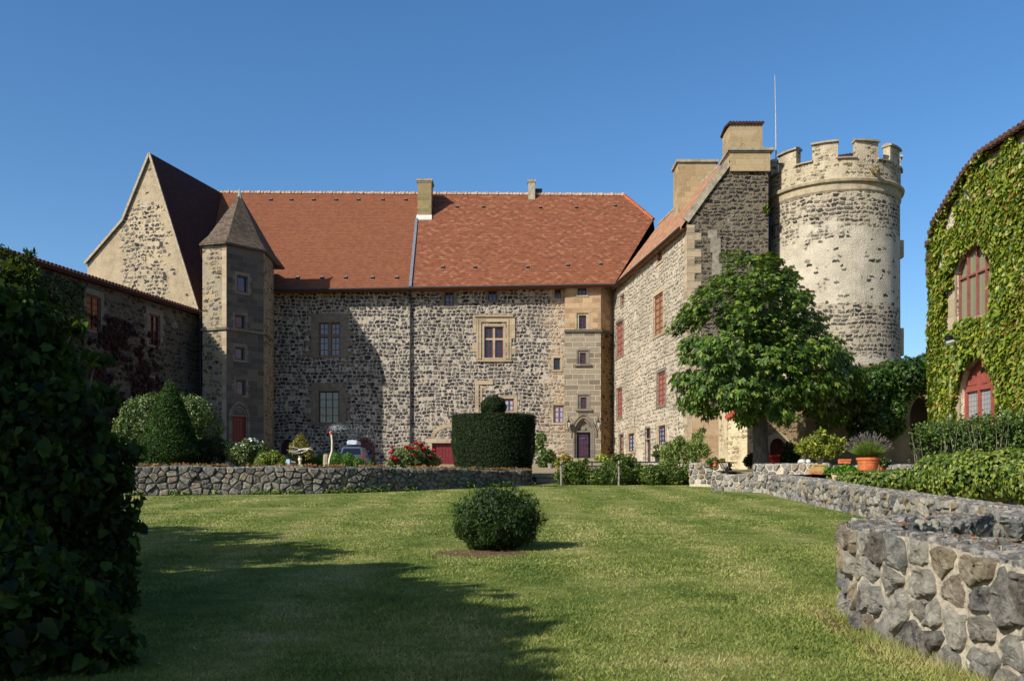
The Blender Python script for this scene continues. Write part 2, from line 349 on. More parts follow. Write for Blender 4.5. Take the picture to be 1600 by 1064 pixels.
m_cap = plain('weathered coping stone', '#8d8470', .95, .1, 0, .2, 3); m_iron = plain('black iron', '#17181a', .5, .4)
m_terra = plain('terracotta', '#b5653d', .8, .2, 0, .15, 9); m_wood = plain('weathered wood', '#8b8068', .9, .1, 0, .2, 12)
m_soil = plain('bare soil', '#5b4430', 1, .05, 0, .25, 7)

# ------------------------------------------------------------------ ground heights
def lawn_h(X, Y): return -1.6 + .04 * Y
def court_h(X, Y):
    z = np.interp(Y, [42, 45, 72], [.08, .55, 1.65])
    z = z + np.interp(X, [-30, -20, -13], [1.4, 1.2, 0]) * np.interp(Y, [48, 66], [0, 1]) + np.interp(X, [2, 6], [0, .35]) * np.interp(Y, [56, 72], [0, 1])
    z = z - .32 * np.interp(X, [-16, -13, -9, -6], [0, 1, 1, 0]) * np.interp(Y, [50, 60], [0, 1])
    return float(z)
def ter_h(X, Y): return float(np.interp(Y, [10, 20, 25, 26.6, 26.9, 36, 38, 56, 75], [-.9, -.38, -.14, -.05, .36, .42, .6, 1.1, 1.7]))
WA = [(7.4, 9), (8.0, 15), (8.35, 24), (8.9, 33)]       # long low wall at the right edge of the lawn
# ------------------------------------------------------------------ lawn + ground
t = NT('ground earth'); nz = t.noise(t.obj(), .8, 6); m_ground = t.fin(t.ramp(nz, [(.3, '#4c452f'), (.7, '#6f6a48')]), 1, .05)
mb = MB(); G = 12
def gz(X, Y): return (lawn_h(X, Y) if Y < 42 else court_h(X, Y)) - .06
xs = [-600, -200, -80, -40, -30, -25, -20, -16, -13, -8, -3, 0, 2, 4, 6, 9, 12, 20, 30, 60, 200, 600]
ys = [-300, -60, -10, 0, 10, 20, 30, 38, 42, 45, 48, 52, 56, 60, 66, 72, 80, 120, 300, 900]
for i in range(len(xs) - 1):
    for j in range(len(ys) - 1):
        q = [(xs[i], ys[j]), (xs[i + 1], ys[j]), (xs[i + 1], ys[j + 1]), (xs[i], ys[j + 1])]
        mb.face([(a, b, max(-4, gz(a, min(b, 80)))) for a, b in q])
mb_ground = mb.build('ground', m_ground); meta(mb_ground, kind='structure')

def bare(t, P):         # bare earth patches: under the clipped shrub, at the foot of the round wall
    s = t.sep(P); out = None; nz = t.math('MULTIPLY', t.math('SUBTRACT', t.noise(P, 2.2, 5, .7), .5), .9)
    for cx, cy, rx, ry in [(-.45, 14.6, .75, .55), (3.1, 8.3, .3, 1.3), (2.95, 6.0, .35, .6), (2.2, 40.5, .9, .5)]:
        d = t.math('ADD', t.math('POWER', t.math('DIVIDE', t.math('SUBTRACT', s[0], cx), rx), 2.0), t.math('POWER', t.math('DIVIDE', t.math('SUBTRACT', s[1], cy), ry), 2.0))
        m = t.step(t.math('ADD', d, nz), 1.15, .7); out = m if out is None else t.math('MAXIMUM', out, m)
    return out
def grasscol(t):
    P = t.obj(); s = t.sep(P)
    a = t.noise(P, .45, 6, .65); b = t.noise(P, 2.3, 5, .7); st = t.math('SINE', t.math('ADD', t.math('MULTIPLY', s[0], 3.4), t.math('MULTIPLY', t.noise(P, .12, 2), 7.0)))
    k = t.math('ADD', t.math('ADD', t.math('MULTIPLY', a, .55), t.math('MULTIPLY', b, .45)), t.math('MULTIPLY', st, .05))
    k = t.math('ADD', k, t.math('MULTIPLY', t.math('SUBTRACT', t.island(), .5), .12))
    return t.ramp(k, [(.3, '#54652d'), (.42, '#6f7d39'), (.54, '#8e924e'), (.69, '#b6aa72')]), P
t = NT('lawn grass'); col, P = grasscol(t); col = t.mix(bare(t, P), t.mix(t.noise(P, 18, 5), col, '#3a4a1a'), t.ramp(t.noise(P, 9, 6, .7), [(.35, '#4f3c2c'), (.65, '#7d644a')]))
t.bump(t.noise(P, 30, 6, .8), .7, .05); m_lawn = t.fin(col, .95, .1)
t = NT('grass blades'); col, P = grasscol(t); tr = t.n('ShaderNodeBsdfTranslucent'); t.l(col, tr.inputs[0]); t.fin(col, .6, .2); mx = t.n('ShaderNodeMixShader'); mx.inputs[0].default_value = .3
t.l(t.b.outputs[0], mx.inputs[1]); t.l(tr.outputs[0], mx.inputs[2]); t.l(mx.outputs[0], t.out.inputs[0]); m_blade = t.m
mb = MB(); gx = np.linspace(-26, 8.9, 60); gy = np.linspace(-8, 43, 60)
for i in range(59):
    for j in range(59):
        q = [(gx[i], gy[j]), (gx[i + 1], gy[j]), (gx[i + 1], gy[j + 1]), (gx[i], gy[j + 1])]
        mb.face([(a, b, lawn_h(a, b) + .02 * mnoise.noise(Vector((a * .5, b * .5, 0)))) for a, b in q])
meta(mb.build('lawn', m_lawn, smooth=True), kind='structure')

def np_mesh(name, V, Fc, mat, parent=None, smooth=False):
    me = bpy.data.meshes.new(name); n = len(V); k = Fc.shape[1]; nf = len(Fc)
    me.vertices.add(n); me.vertices.foreach_set('co', np.ascontiguousarray(V, 'f').ravel())
    me.loops.add(nf * k); me.loops.foreach_set('vertex_index', Fc.astype('i').ravel())
    me.polygons.add(nf); me.polygons.foreach_set('loop_start', np.arange(0, nf * k, k, dtype='i')); me.polygons.foreach_set('loop_total', np.full(nf, k, 'i'))
    if smooth: me.polygons.foreach_set('use_smooth', np.ones(nf, bool))
    me.update(calc_edges=True); me.validate(); return link_mesh(name, me, mat, parent)

def blades(n, y0, y1, seed, hmin=.02, hmax=.05, wk=.0006):
    r = np.random.default_rng(seed); u = r.random(n); Y = (y0 ** -.5 + u * (y1 ** -.5 - y0 ** -.5)) ** -2
    X = (r.random(n) * 2 - 1) * (Y * .56 + .6); k = X < 8.2; k &= ~((X > np.interp(Y, [3, 5, 6.5, 8, 9, 9.7, 10.5, 11, 11.6], [4, 3.52, 3.26, 3.14, 3.14, 3.36, 3.95, 4.75, 5.9])) & (Y < 11.6)); X, Y = X[k], Y[k]
    for cx, cy, rx, ry, pr in [(-.45, 14.6, .7, .5, .9), (3.1, 8.3, .3, 1.3, .5), (2.95, 6.0, .35, .55, .5)]:
        d = ((X - cx) / rx) ** 2 + ((Y - cy) / ry) ** 2; k = ~((d < 1) & (r.random(len(X)) < pr)); X, Y = X[k], Y[k]
    n = len(X); h = (hmin + (hmax - hmin) * r.random(n) ** 1.5); w = .0035 + wk * Y * .8
    a = r.random(n) * 6.283; le = h * (.3 + r.random(n) * 1.1); Z = -1.6 + .04 * Y - .005
    b = r.random(n) * 6.283
    p = np.stack([X, Y, Z], 1); s = np.stack([np.cos(a) * w, np.sin(a) * w, 0 * w], 1); tp = np.stack([np.cos(b) * le, np.sin(b) * le, h], 1)
    V = np.stack([p - s, p + s, p + tp], 1).reshape(-1, 3); return V
Vb = np.concatenate([blades(250000, 4.8, 16, 1, .014, .042), blades(150000, 14, 42, 2, .014, .034, .0009)])
# longer tufts here and there
meta(np_mesh('grass', Vb, np.arange(len(Vb)).reshape(-1, 3), m_blade), 'short dry summer grass blades covering the whole lawn', 'grass', kind='stuff')

# ------------------------------------------------------------------ foliage tools
def nrm(a): return a / np.maximum(np.linalg.norm(a, axis=1, keepdims=True), 1e-9)
def leaf_arr(P, N, size, r, aspect=.55, droop=.5, jit=.6, fold=.18, shape=4):
    n = len(P); Nn = nrm(N + r.normal(size=(n, 3)) * jit); d = r.normal(size=(n, 3)); d[:, 2] -= droop * 2.0
    T = nrm(d - Nn * np.sum(d * Nn, 1, keepdims=True)); B = np.cross(Nn, T); s = (size * (.65 + .7 * r.random(n)))[:, None]
    if shape == 4:
        v = [P, P + T * s * .45 + B * s * aspect * .5 + Nn * s * fold, P + T * s, P + T * s * .45 - B * s * aspect * .5 + Nn * s * fold]
        V = np.stack(v, 1).reshape(-1, 3); b = np.arange(n)[:, None] * 4
        return V, np.concatenate([b + np.array([[0, 1, 2]]), b + np.array([[0, 2, 3]])], 1).reshape(-1, 3)
    w = s * aspect * .5      # heart / lobed leaf, 7 points
    v = [P, P - T * s * .12 + B * w * .55, P + T * s * .25 + B * w + Nn * s * fold, P + T * s * .65 + B * w * .62 + Nn * s * fold * .5, P + T * s * 1.0 - Nn * s * fold * .5,
         P + T * s * .65 - B * w * .62 + Nn * s * fold * .5, P + T * s * .25 - B * w + Nn * s * fold, P - T * s * .12 - B * w * .55]
    V = np.stack(v, 1).reshape(-1, 3); b = np.arange(n)[:, None] * 8
    return V, np.concatenate([b + np.array([[0, i, i + 1]]) for i in range(1, 7)], 1).reshape(-1, 3)
def mesh_leaves(name, parts, mat, parent=None):
    V = []; Fc = []; o = 0
    for v, f in parts: V.append(v); Fc.append(f + o); o += len(v)
    return np_mesh(name, np.concatenate(V), np.concatenate(Fc), mat, parent)
def sph(n, r): return nrm(r.normal(size=(n, 3)))
def lobe_pts(lobes, n, r, shell=.25, zsq=1.0, cull=True):
    """points on the shells of overlapping lobes (cx,cy,cz,r[,rz]); denser on bigger lobes"""
    L = np.array([l if len(l) == 5 else list(l) + [l[3] * zsq] for l in lobes], float); w = L[:, 3] ** 2; w /= w.sum()
    idx = r.choice(len(L), n, p=w); d = sph(n, r); bumps = 1 + .12 * np.sin(d[:, 0] * 7 + idx) * np.cos(d[:, 2] * 6 + idx * 2)
    rad = (1 - shell * r.random(n) ** 1.3) * bumps; sc = np.stack([L[idx, 3], L[idx, 3], L[idx, 4]], 1)
    P = L[idx, :3] + d * sc * rad[:, None]
    if cull:
        keep = np.ones(n, bool)
        for k in range(len(L)):
            q = (P - L[k, :3]) / np.array([L[k, 3], L[k, 3], L[k, 4]]); keep &= ~((np.linalg.norm(q, axis=1) < .62) & (idx != k))
        P, d = P[keep], d[keep]
    return P, d
def shrub(name, lobes, n, size, mat, label, cat, seed, aspect=.5, droop=.2, jit=.6, core=None, shape=4, group=None, stems=5, shell=.3, loc=None, fold=.18, partname='foliage'):
    r = np.random.default_rng(seed); L = np.array([l[:4] for l in lobes]); base = loc or (float(L[:, 0].mean()), float(L[:, 1].mean()), float((L[:, 2] - L[:, 3]).min()))
    e = empty(name, base, label, cat, group); P, d = lobe_pts(lobes, n, r, shell)
    P2 = np.maximum(P[:, 2], base[2] + .01); P[:, 2] = P2
    parts = [leaf_arr(P, d, size, r, aspect, droop, jit, fold, shape)]
    o = mesh_leaves(partname, parts, mat, e)
    mb = MB()
    for l in lobes[:stems]:
        b = Vector(base) + Vector((random.uniform(-.05, .05), random.uniform(-.05, .05), 0)); c = Vector(l[:3])
        mb.tube([b, b.lerp(c, .5) + Vector((random.uniform(-.05, .05), 0, .05)), c], [.035, .025, .008], 6)
    mb.build('stem', bark(), e)
    return e
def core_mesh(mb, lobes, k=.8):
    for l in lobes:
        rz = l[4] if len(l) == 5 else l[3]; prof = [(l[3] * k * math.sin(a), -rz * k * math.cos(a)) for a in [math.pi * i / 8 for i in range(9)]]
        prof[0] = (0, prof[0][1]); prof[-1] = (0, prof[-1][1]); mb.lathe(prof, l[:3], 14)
m_core = plain('inner twigs in painted shade', '#14180c', 1, .0, 0, .3, 20)  # near-black colour stands in for the shade inside the foliage

# ------------------------------------------------------------------ dry stone / mortared walls made of real stones
def stonemat(name, cols):
    t = NT(name); isl = t.island(); P = t.obj(); f1 = t.noise(P, 9, 8, .75); f2 = t.noise(P, 2.5, 4)
    c = t.ramp(isl, [(i / (len(cols) - 1), x) for i, x in enumerate(cols)])
    c = t.mix(t.step(f1, .35, .75), t.mix(.5, c, '#1f1f21'), t.mix(.38, c, '#cdc8ba')); c = t.mix(t.math('MULTIPLY', t.step(t.noise(P, 5, 5, .7), .6, .72), .5), c, '#b8b19b')
    t.bump(t.math('ADD', t.noise(P, 22, 8, .8), t.math('MULTIPLY', f1, 1.6)), 1.0, .04); return t.fin(c, .85, .25)
m_stone = stonemat('field stones', ['#38383b', '#5c5d60', '#918f88', '#b3ab98', '#514e4c', '#b39b72', '#77766f', '#c4bca8', '#474549', '#8d7c62'])
m_stoned = stonemat('dark field stones', ['#2f2e2e', '#4b4844', '#6d685e', '#87806f', '#57514b', '#8c7b5f', '#77736b'])
m_mortd = plain('dark joint earth', '#4d463b', 1, .05, 0, .3, 9)
t = NT('lime mortar'); P = t.obj(); n = t.noise(P, 12, 7, .75); t.bump(n, 1, .05); m_mort = t.fin(t.ramp(n, [(.3, '#82786a'), (.5, '#b9ae98'), (.7, '#d2c8b4')]), .95, .1)
t = NT('lichen wall top'); P = t.obj(); n = t.noise(P, 6, 8, .8); c = t.ramp(n, [(.3, '#3c3a3a'), (.48, '#6d6a64'), (.6, '#b0aa9c'), (.75, '#7a6a58')])
c = t.mix(t.step(t.noise(P, 2.1, 5, .7), .58, .68), c, '#7a3b26'); t.bump(n, 1, .06); m_top = t.fin(c, .95, .1)

def clip(poly, p, n):      # keep side where (q-p).n < 0
    out = []
    for i in range(len(poly)):
        a = poly[i]; b = poly[(i + 1) % len(poly)]; da = (a[0] - p[0]) * n[0] + (a[1] - p[1]) * n[1]; db = (b[0] - p[0]) * n[0] + (b[1] - p[1]) * n[1]
        if da <= 0: out.append(a)
        if da * db < 0:
            k = da / (da - db); out.append((a[0] + (b[0] - a[0]) * k, a[1] + (b[1] - a[1]) * k))
    return out
def cells(W, H, w, h, rnd, jit=.42):
    rows = max(1, round(H / h)); pts = []; hh = H / rows
    for j in range(rows):
        ww = w * rnd.uniform(.85, 1.2); n = max(2, round(W / ww)); off = rnd.random()
        for i in range(-1, n + 1): pts.append(((i + off + rnd.uniform(-jit, jit)) * W / n, (j + .5 + rnd.uniform(-jit, jit) * .75) * hh))
    A = np.array(pts); out = []
    for i, p in enumerate(pts):
        if p[0] < -w * .2 or p[0] > W + w * .2: continue
        poly = [(max(0, p[0] - w), 0), (min(W, p[0] + w), 0), (min(W, p[0] + w), H), (max(0, p[0] - w), H)]
        d = np.hypot(A[:, 0] - p[0], A[:, 1] - p[1]); 
        for k in np.argsort(d)[1:14]:
            q = pts[k]; m = ((p[0] + q[0]) / 2, (p[1] + q[1]) / 2); poly = clip(poly, m, (q[0] - p[0], q[1] - p[1]))
            if len(poly) < 3: break
        if len(poly) >= 3: out.append(poly)
    return out
def pillow(mb, poly, mapf, gap, prot, rnd, fine=False):
    c = (sum(p[0] for p in poly) / len(poly), sum(p[1] for p in poly) / len(poly)); r0 = np.mean([math.hypot(p[0] - c[0], p[1] - c[1]) for p in poly])
    if r0 < gap * 1.6 or rnd.random() < .015: return
    gap = gap * rnd.uniform(.6, 1.9)
    k = max(.3, 1 - gap / r0); poly = [(c[0] + (p[0] - c[0]) * k, c[1] + (p[1] - c[1]) * k) for p in poly]
    it = 3 if fine else 1
    for _ in range(it):
        q = []
        for i in range(len(poly)):
            a = poly[i]; b = poly[(i + 1) % len(poly)]; q += [(a[0] * .88 + b[0] * .12, a[1] * .88 + b[1] * .12), (a[0] * .12 + b[0] * .88, a[1] * .12 + b[1] * .88)]
        poly = q
    n = len(poly); base = len(mb.v); sd = rnd.uniform(0, 100); tx, ty = rnd.uniform(-.6, .6), rnd.uniform(-.6, .4); pr = prot * rnd.uniform(.55, 1.45)
    lay = [(1.0, -.06, 0), (1.0, .5 * pr, .5), (.95, .82 * pr, .9), (.82, .95 * pr, 1), (.64, 1.0 * pr, 1), (.42, 1.02 * pr, 1), (.2, 1.0 * pr, 1)] if fine else [(1.0, -.05, 0), (.97, .45 * pr, .5), (.68, pr, 1)]
    am = prot * (.42 if fine else .38); vs = []
    for sc, dep, w in lay:
        for p in poly:
            x = c[0] + (p[0] - c[0]) * sc; y = c[1] + (p[1] - c[1]) * sc
            nz = mnoise.noise(Vector((x * 9 + sd, y * 9, dep * 5))) + .5 * mnoise.noise(Vector((x * 23 + sd, y * 23, 3)))
            if fine: nz += .45 * mnoise.noise(Vector((x * 55 + sd, y * 55, dep * 40))); x += .034 * mnoise.noise(Vector((x * 13, y * 13, sd))); y += .034 * mnoise.noise(Vector((x * 13, y * 13, sd + 7)))
            dd = dep + w * (nz * am * (1.4 if fine else 1) + (x - c[0]) * tx * .35 + (y - c[1]) * ty * .35)
            vs.append(mapf(x + nz * .006, y + nz * .006, dd))
    vs.append(mapf(c[0], c[1], lay[-1][1] + (mnoise.noise(Vector((c[0] * 9 + sd, c[1] * 9, 1)))) * am))
    mb.v += [tuple(v) for v in vs]
    for l in range(len(lay) - 1):
        for i in range(n):
            j = (i + 1) % n; mb.f.append((base + l * n + i, base + l * n + j, base + (l + 1) * n + j, base + (l + 1) * n + i)); mb.m.append(0); mb.uv += [(0, 0)] * 4
    l = len(lay) - 1
    for i in range(n):
        j = (i + 1) % n; mb.f.append((base + l * n + i, base + l * n + j, base + (l + 1) * n)); mb.m.append(0); mb.uv += [(0, 0)] * 3
class Path:
    def __init__(s, pts, smooth=2):
        for _ in range(smooth):
            q = [pts[0]]
            for a, b in zip(pts[:-1], pts[1:]): q += [(a[0] * .75 + b[0] * .25, a[1] * .75 + b[1] * .25), (a[0] * .25 + b[0] * .75, a[1] * .25 + b[1] * .75)]
            q.append(pts[-1]); pts = q
        s.p = [Vector((a[0], a[1], 0)) for a in pts]; s.d = [0]
        for a, b in zip(s.p[:-1], s.p[1:]): s.d.append(s.d[-1] + (b - a).length)
        s.L = s.d[-1]; s.n = []
        for i in range(len(s.p)):
            d = (s.p[min(i + 1, len(s.p) - 1)] - s.p[max(i - 1, 0)]).normalized(); s.n.append(Vector((d.y, -d.x, 0)))
    def at(s, q, off):
        q = max(0, min(s.L - 1e-6, q)); i = int(np.searchsorted(s.d, q, side='right')) - 1; i = min(i, len(s.p) - 2); k = (q - s.d[i]) / (s.d[i + 1] - s.d[i])
        return s.p[i].lerp(s.p[i + 1], k) + s.n[i].lerp(s.n[i + 1], k).normalized() * off
def stone_wall(name, pts, zb, zt, thick, w, h, gap, prot, label, seed, fine=False, inner=False, smooth=2, cat='stone wall', ends=True, top=True, mort=None, stone=None):
    """pts run left to right seen from the face; zb, zt = functions of the plan point"""
    rnd = random.Random(seed); P = Path(pts, smooth); H = max(zt(p) - zb(p) for p in [P.at(P.L * i / 10, 0) for i in range(11)])
    e = empty(name, tuple(P.at(P.L / 2, 0)) [:2] + (zb(P.at(P.L / 2, 0)),), label, cat)
    # mortar core
    mc = MB(); N = int(P.L / .35) + 2
    for i in range(N):
        a, b = P.L * i / N, P.L * (i + 1) / N; c = [P.at(a, -.012), P.at(b, -.012), P.at(b, -thick + .012), P.at(a, -thick + .012)]
        pl = [(v.x, v.y) for v in c]; zbs = [zb(v) - .3 for v in c]; zts = [zt(v) - .015 for v in c]
        q = [Vector((pl[k][0], pl[k][1], z[k])) + (P.n[0] * 0) for z in (zbs, zts) for k in range(4)]
        mc.face([q[0], q[1], q[5], q[4]]); mc.face([q[2], q[3], q[7], q[6]]); mc.face([q[4], q[5], q[6], q[7]])
        if i == 0: mc.face([q[3], q[0], q[4], q[7]])
        if i == N - 1: mc.face([q[1], q[2], q[6], q[5]])
    if fine:      # buttered mortar: a rough sheet just in front of the core
        nx_, ny_ = int(P.L / .05), int(H / .05)
        def mg(i, j):
            x = P.L * i / nx_; p = P.at(x, 0); b_ = zb(p) - .15; t_ = zt(p); f_ = j / ny_; q = P.at(x, .016 + .016 * mnoise.noise(Vector((x * 8, f_ * 8 * H, 5))) + .01 * mnoise.noise(Vector((x * 25, f_ * 25 * H, 9)))); return Vector((q.x, q.y, b_ + (t_ - .012 - b_) * f_))
        grid = [[mg(i, j) for j in range(ny_ + 1)] for i in range(nx_ + 1)]
        for i in range(nx_):
            for j in range(ny_): mc.face([grid[i][j], grid[i + 1][j], grid[i + 1][j + 1], grid[i][j + 1]])
    mc.build('mortar', mort or m_mort, e)
    ms = MB()
    def face(side):
        def mp(x, y, d):
            p = P.at(x, 0); b = zb(p); t_ = zt(p); q = P.at(x, d if side else -thick - d); return Vector((q.x, q.y, b + (t_ - b) * (y / H)))
        return mp
    for poly in cells(P.L, H, w, h, rnd): pillow(ms, poly, face(True), gap, prot, rnd, fine)
    if inner:
        for poly in cells(P.L, H, w, h, rnd): pillow(ms, poly, face(False), gap, prot, rnd, fine)
    if ends:
        for xe, sg in ((0, -1), (P.L, 1)):
            pe = P.at(xe, 0); q = P.at(xe, -thick); tt = (P.at(min(P.L, xe + .01), 0) - P.at(max(0, xe - .01), 0)).normalized() * sg; b = zb(pe)
            def mp(x, y, d, pe=pe, q=q, tt=tt, b=b): v = pe.lerp(q, x / thick) + tt * d; return Vector((v.x, v.y, b + (zt(pe) - b) * y / H))
            for poly in cells(thick, H, w, h, rnd): pillow(ms, poly, mp, gap, prot, rnd, fine)
    ms.build('stonework', stone or m_stone, e, smooth=False)
    if top:
        mt = MB()
        def mpt(x, y, d): v = P.at(x, -y); return Vector((v.x, v.y, zt(v) + d * .8))
        for poly in cells(P.L, thick, w * .7, thick / max(1, round(thick / (h * .75))), rnd): pillow(mt, poly, mpt, gap * .6, prot * .38, rnd, fine)
        mt.build('capping', m_top, e)
    return e

# ================================================================== CASTLE
def window(parent, fr, r, kind='casement', sur=.2, prot=.03, rec=.22, trim=None, joinery=None, glass=None, nx=2, nz=3, cross=False, curtain=False, sill=0, name='window', label=None, barw=.045, arch=False):
    """r = (s0,s1,z0,z1) opening in the wall frame: stone surround (the part) > frame, pane"""
    trim = trim or m_trim; joinery = joinery or m_red; glass = glass or m_glass; a, b, c, d = r; s = sur
    mb = MB()
    if s:
        lbox(mb, fr, a - s, a, c - (.12 if not sill else 0), d, -.02, prot); lbox(mb, fr, b, b + s, c - (.12 if not sill else 0), d, -.02, prot)
        lbox(mb, fr, a - s, b + s, d, d + s * 1.15, -.02, prot + .004)
        lbox(mb, fr, a - s - sill, b + s + sill, c - .14, c, -.02, prot + .02 + sill * .8)
        # irregular quoin blocks
        for k in range(int((d - c) / .38)):
            if (k + int(a * 7)) % 2: lbox(mb, fr, a - s * 1.8, a - s, c + .38 * k, c + .38 * k + .34, -.02, prot - .012); lbox(mb, fr, b + s, b + s * 1.7, c + .38 * k, c + .38 * k + .34, -.02, prot - .012)
        # inner moulding
        lbox(mb, fr, a, a + .05, c, d, -rec, -.05); lbox(mb, fr, b - .05, b, c, d, -rec, -.05); lbox(mb, fr, a + .05, b - .05, d - .05, d, -rec, -.05)
    else:
        lbox(mb, fr, a, b, c - .06, c, -.05, .05)
    if cross:
        m = (a + b) / 2; lbox(mb, fr, m - .085, m + .085, c, d - .05, -rec + .03, -.1); zc = c + (d - c) * .6
        lbox(mb, fr, a + .05, m - .085, zc - .07, zc + .07, -rec + .03, -.104); lbox(mb, fr, m + .085, b - .05, zc - .07, zc + .07, -rec + .03, -.104)
    w = mb.build(name, trim, parent)
    if label: w['label'] = label
    fmb = MB(); cols = [(a + .05, b - .05)] if not cross else [(a + .05, (a + b) / 2 - .085), ((a + b) / 2 + .085, b - .05)]
    rows = [(c, d - (.05 if s else 0))] if not cross else [(c, c + (d - c) * .6 - .07), (c + (d - c) * .6 + .07, d - .05)]
    if not s: cols = [(a, b)]
    for (x0, x1) in cols:
        for (y0, y1) in rows:
            f = min(.07, (x1 - x0) * .12); n0, n1 = -rec, -rec + .06
            lbox(fmb, fr, x0, x0 + f, y0, y1, n0, n1); lbox(fmb, fr, x1 - f, x1, y0, y1, n0, n1)
            lbox(fmb, fr, x0 + f, x1 - f, y0, y0 + f, n0, n1); lbox(fmb, fr, x0 + f, x1 - f, y1 - f, y1, n0, n1)
            k = nx if not cross else max(1, nx - 1)
            for i in range(1, k + 1):
                if k == nx and i == k: break
                xx = x0 + (x1 - x0) * i / k; ww = barw * (1.5 if (k == 2 or nx == 2) and not cross else 1); lbox(fmb, fr, xx - ww / 2, xx + ww / 2, y0 + f, y1 - f, n0, n1 + .01)
            if cross: xx = (x0 + x1) / 2; lbox(fmb, fr, xx - barw / 2, xx + barw / 2, y0 + f, y1 - f, n0, n1 - .02)
            kz = nz if not cross else (3 if y1 - y0 > 1.1 else 2)
            for i in range(1, kz): yy = y0 + (y1 - y0) * i / kz; lbox(fmb, fr, x0 + f, x1 - f, yy - barw / 2.4, yy + barw / 2.4, n0, n1 - .024)
    fmb.build('frame', joinery, w)
    g = MB(); g.face([fr.P(a, c, -rec - .01), fr.P(b, c, -rec - .01), fr.P(b, d, -rec - .01), fr.P(a, d, -rec - .01)]); g.build('pane', glass, w)
    if curtain:
        g = MB(); x = a
        while x < b - .01:
            g.face([fr.P(x, c, -rec - .03 + .0), fr.P(x + .05, c, -rec - .012), fr.P(x + .05, d, -rec - .012), fr.P(x, d, -rec - .03)]); g.face([fr.P(x + .05, c, -rec - .012), fr.P(x + .1, c, -rec - .03), fr.P(x + .1, d, -rec - .03), fr.P(x + .05, d, -rec - .012)]); x += .1
        g.build('curtain', m_white, w)
    return w
def arch_pts(a, b, zs, rise, n=10, pointed=False):
    m = (a + b) / 2; out = []
    for i in range(n + 1):
        k = i / n
        if pointed:
            x = a + (b - a) * k; q = abs(2 * k - 1); zz = rise * (1 - q ** 1.9)
            zz = rise * math.sqrt(max(0, 1 - (q * .98) ** 2)) * .82 + rise * .18 * (1 - q)
        else: x = m - (b - a) / 2 * math.cos(math.pi * k); zz = rise * math.sin(math.pi * k)
        out.append((x, zs + zz))
    return out
def arch_fill(mb, fr, a, b, zs, ztop, rise, n0, n1, pointed=False):
    """spandrels filling a rectangular hole above an arch, with soffit"""
    p = arch_pts(a, b, zs, rise, 12, pointed)
    for q, r_ in zip(p[:-1], p[1:]):
        mb.face([fr.P(q[0], q[1], n1), fr.P(r_[0], r_[1], n1), fr.P(r_[0], ztop, n1), fr.P(q[0], ztop, n1)])
        mb.face([fr.P(q[0], q[1], n0), fr.P(r_[0], r_[1], n0), fr.P(r_[0], r_[1], n1), fr.P(q[0], q[1], n1)])
def arch_ring(mb, fr, a, b, z0, zs, rise, w, n0, n1, pointed=False):
    """moulded band round an arched opening"""
    i_ = [(a, z0)] + arch_pts(a, b, zs, rise, 12, pointed) + [(b, z0)]; o_ = [(a - w, z0)] + arch_pts(a - w, b + w, zs, rise + w, 12, pointed) + [(b + w, z0)]
    for k in range(len(i_) - 1):
        p, q, r_, s_ = i_[k], i_[k + 1], o_[k + 1], o_[k]
        mb.face([fr.P(p[0], p[1], n1), fr.P(q[0], q[1], n1), fr.P(r_[0], r_[1], n1), fr.P(s_[0], s_[1], n1)][::-1])
        mb.face([fr.P(s_[0], s_[1], n1), fr.P(r_[0], r_[1], n1), fr.P(r_[0], r_[1], n0), fr.P(s_[0], s_[1], n0)][::-1])
        mb.face([fr.P(q[0], q[1], n1), fr.P(p[0], p[1], n1), fr.P(p[0], p[1], n0), fr.P(q[0], q[1], n0)][::-1])
def door(parent, fr, r, mat, rec=.25, planks=5, label=None, name='door', rail=True):
    a, b, c, d = r; mb = MB(); n = planks
    for i in range(n): x0 = a + (b - a) * i / n; lbox(mb, fr, x0 + .008, a + (b - a) * (i + 1) / n - .008, c, d, -rec - .05, -rec)
    if rail:
        for z in (c + .25, c + (d - c) * .55, d - .22): lbox(mb, fr, a + .03, b - .03, z - .06, z + .06, -rec, -rec + .025)
    o = mb.build(name, mat, parent)
    if label: o['label'] = label
    h = MB(); h.tube([fr.P(b - .14, c + .95, -rec), fr.P(b - .14, c + .95, -rec + .07), fr.P(b - .22, c + .95, -rec + .07)], .018, 6); h.build('handle', m_iron, o)
    return o

# ---- main range
YF = 72.0
FM = Fr((-18.4, YF), (8.4, YF))
main = empty('main_range', (-5, YF, 1.7), 'long castle range of dark basalt rubble under a steep orange tiled roof', 'building')
W = {}
W['a'] = FM.rect(497.5, 503.5, 532, 556); W['b'] = FM.rect(497, 610.5, 530.5, 661); W['c'] = FM.rect(694, 455.5, 709.5, 478.5); W['d'] = FM.rect(762, 453, 777, 470)
W['e'] = FM.rect(756.5, 510, 787, 559); W['f'] = FM.rect(866, 451, 877.5, 466.5); W['g'] = FM.rect(864.8, 559, 876, 577.7); W['h'] = FM.rect(864.5, 633, 881.5, 660.5)
W['i'] = FM.rect(786, 622.5, 803.5, 642); W['gar'] = FM.rect(675, 692, 727, 727); W['arc'] = FM.rect(560, 686, 582, 742); W['arc2'] = FM.rect(438, 686, 460, 730)
mb = MB(); wall_holes(mb, FM, 0, 22.35, .6, 15.35, list(W.values()), .32)
W0 = mb; a, b, c, d = W['arc']; arch_fill(mb, FM, a, b, d - .75, d, .72, -.32, 0); a, b, c, d = W['arc2']; arch_fill(mb, FM, a, b, d - .6, d, .58, -.32, 0)
q = [FM.P(x, 0) for x in (0, 26.8)]
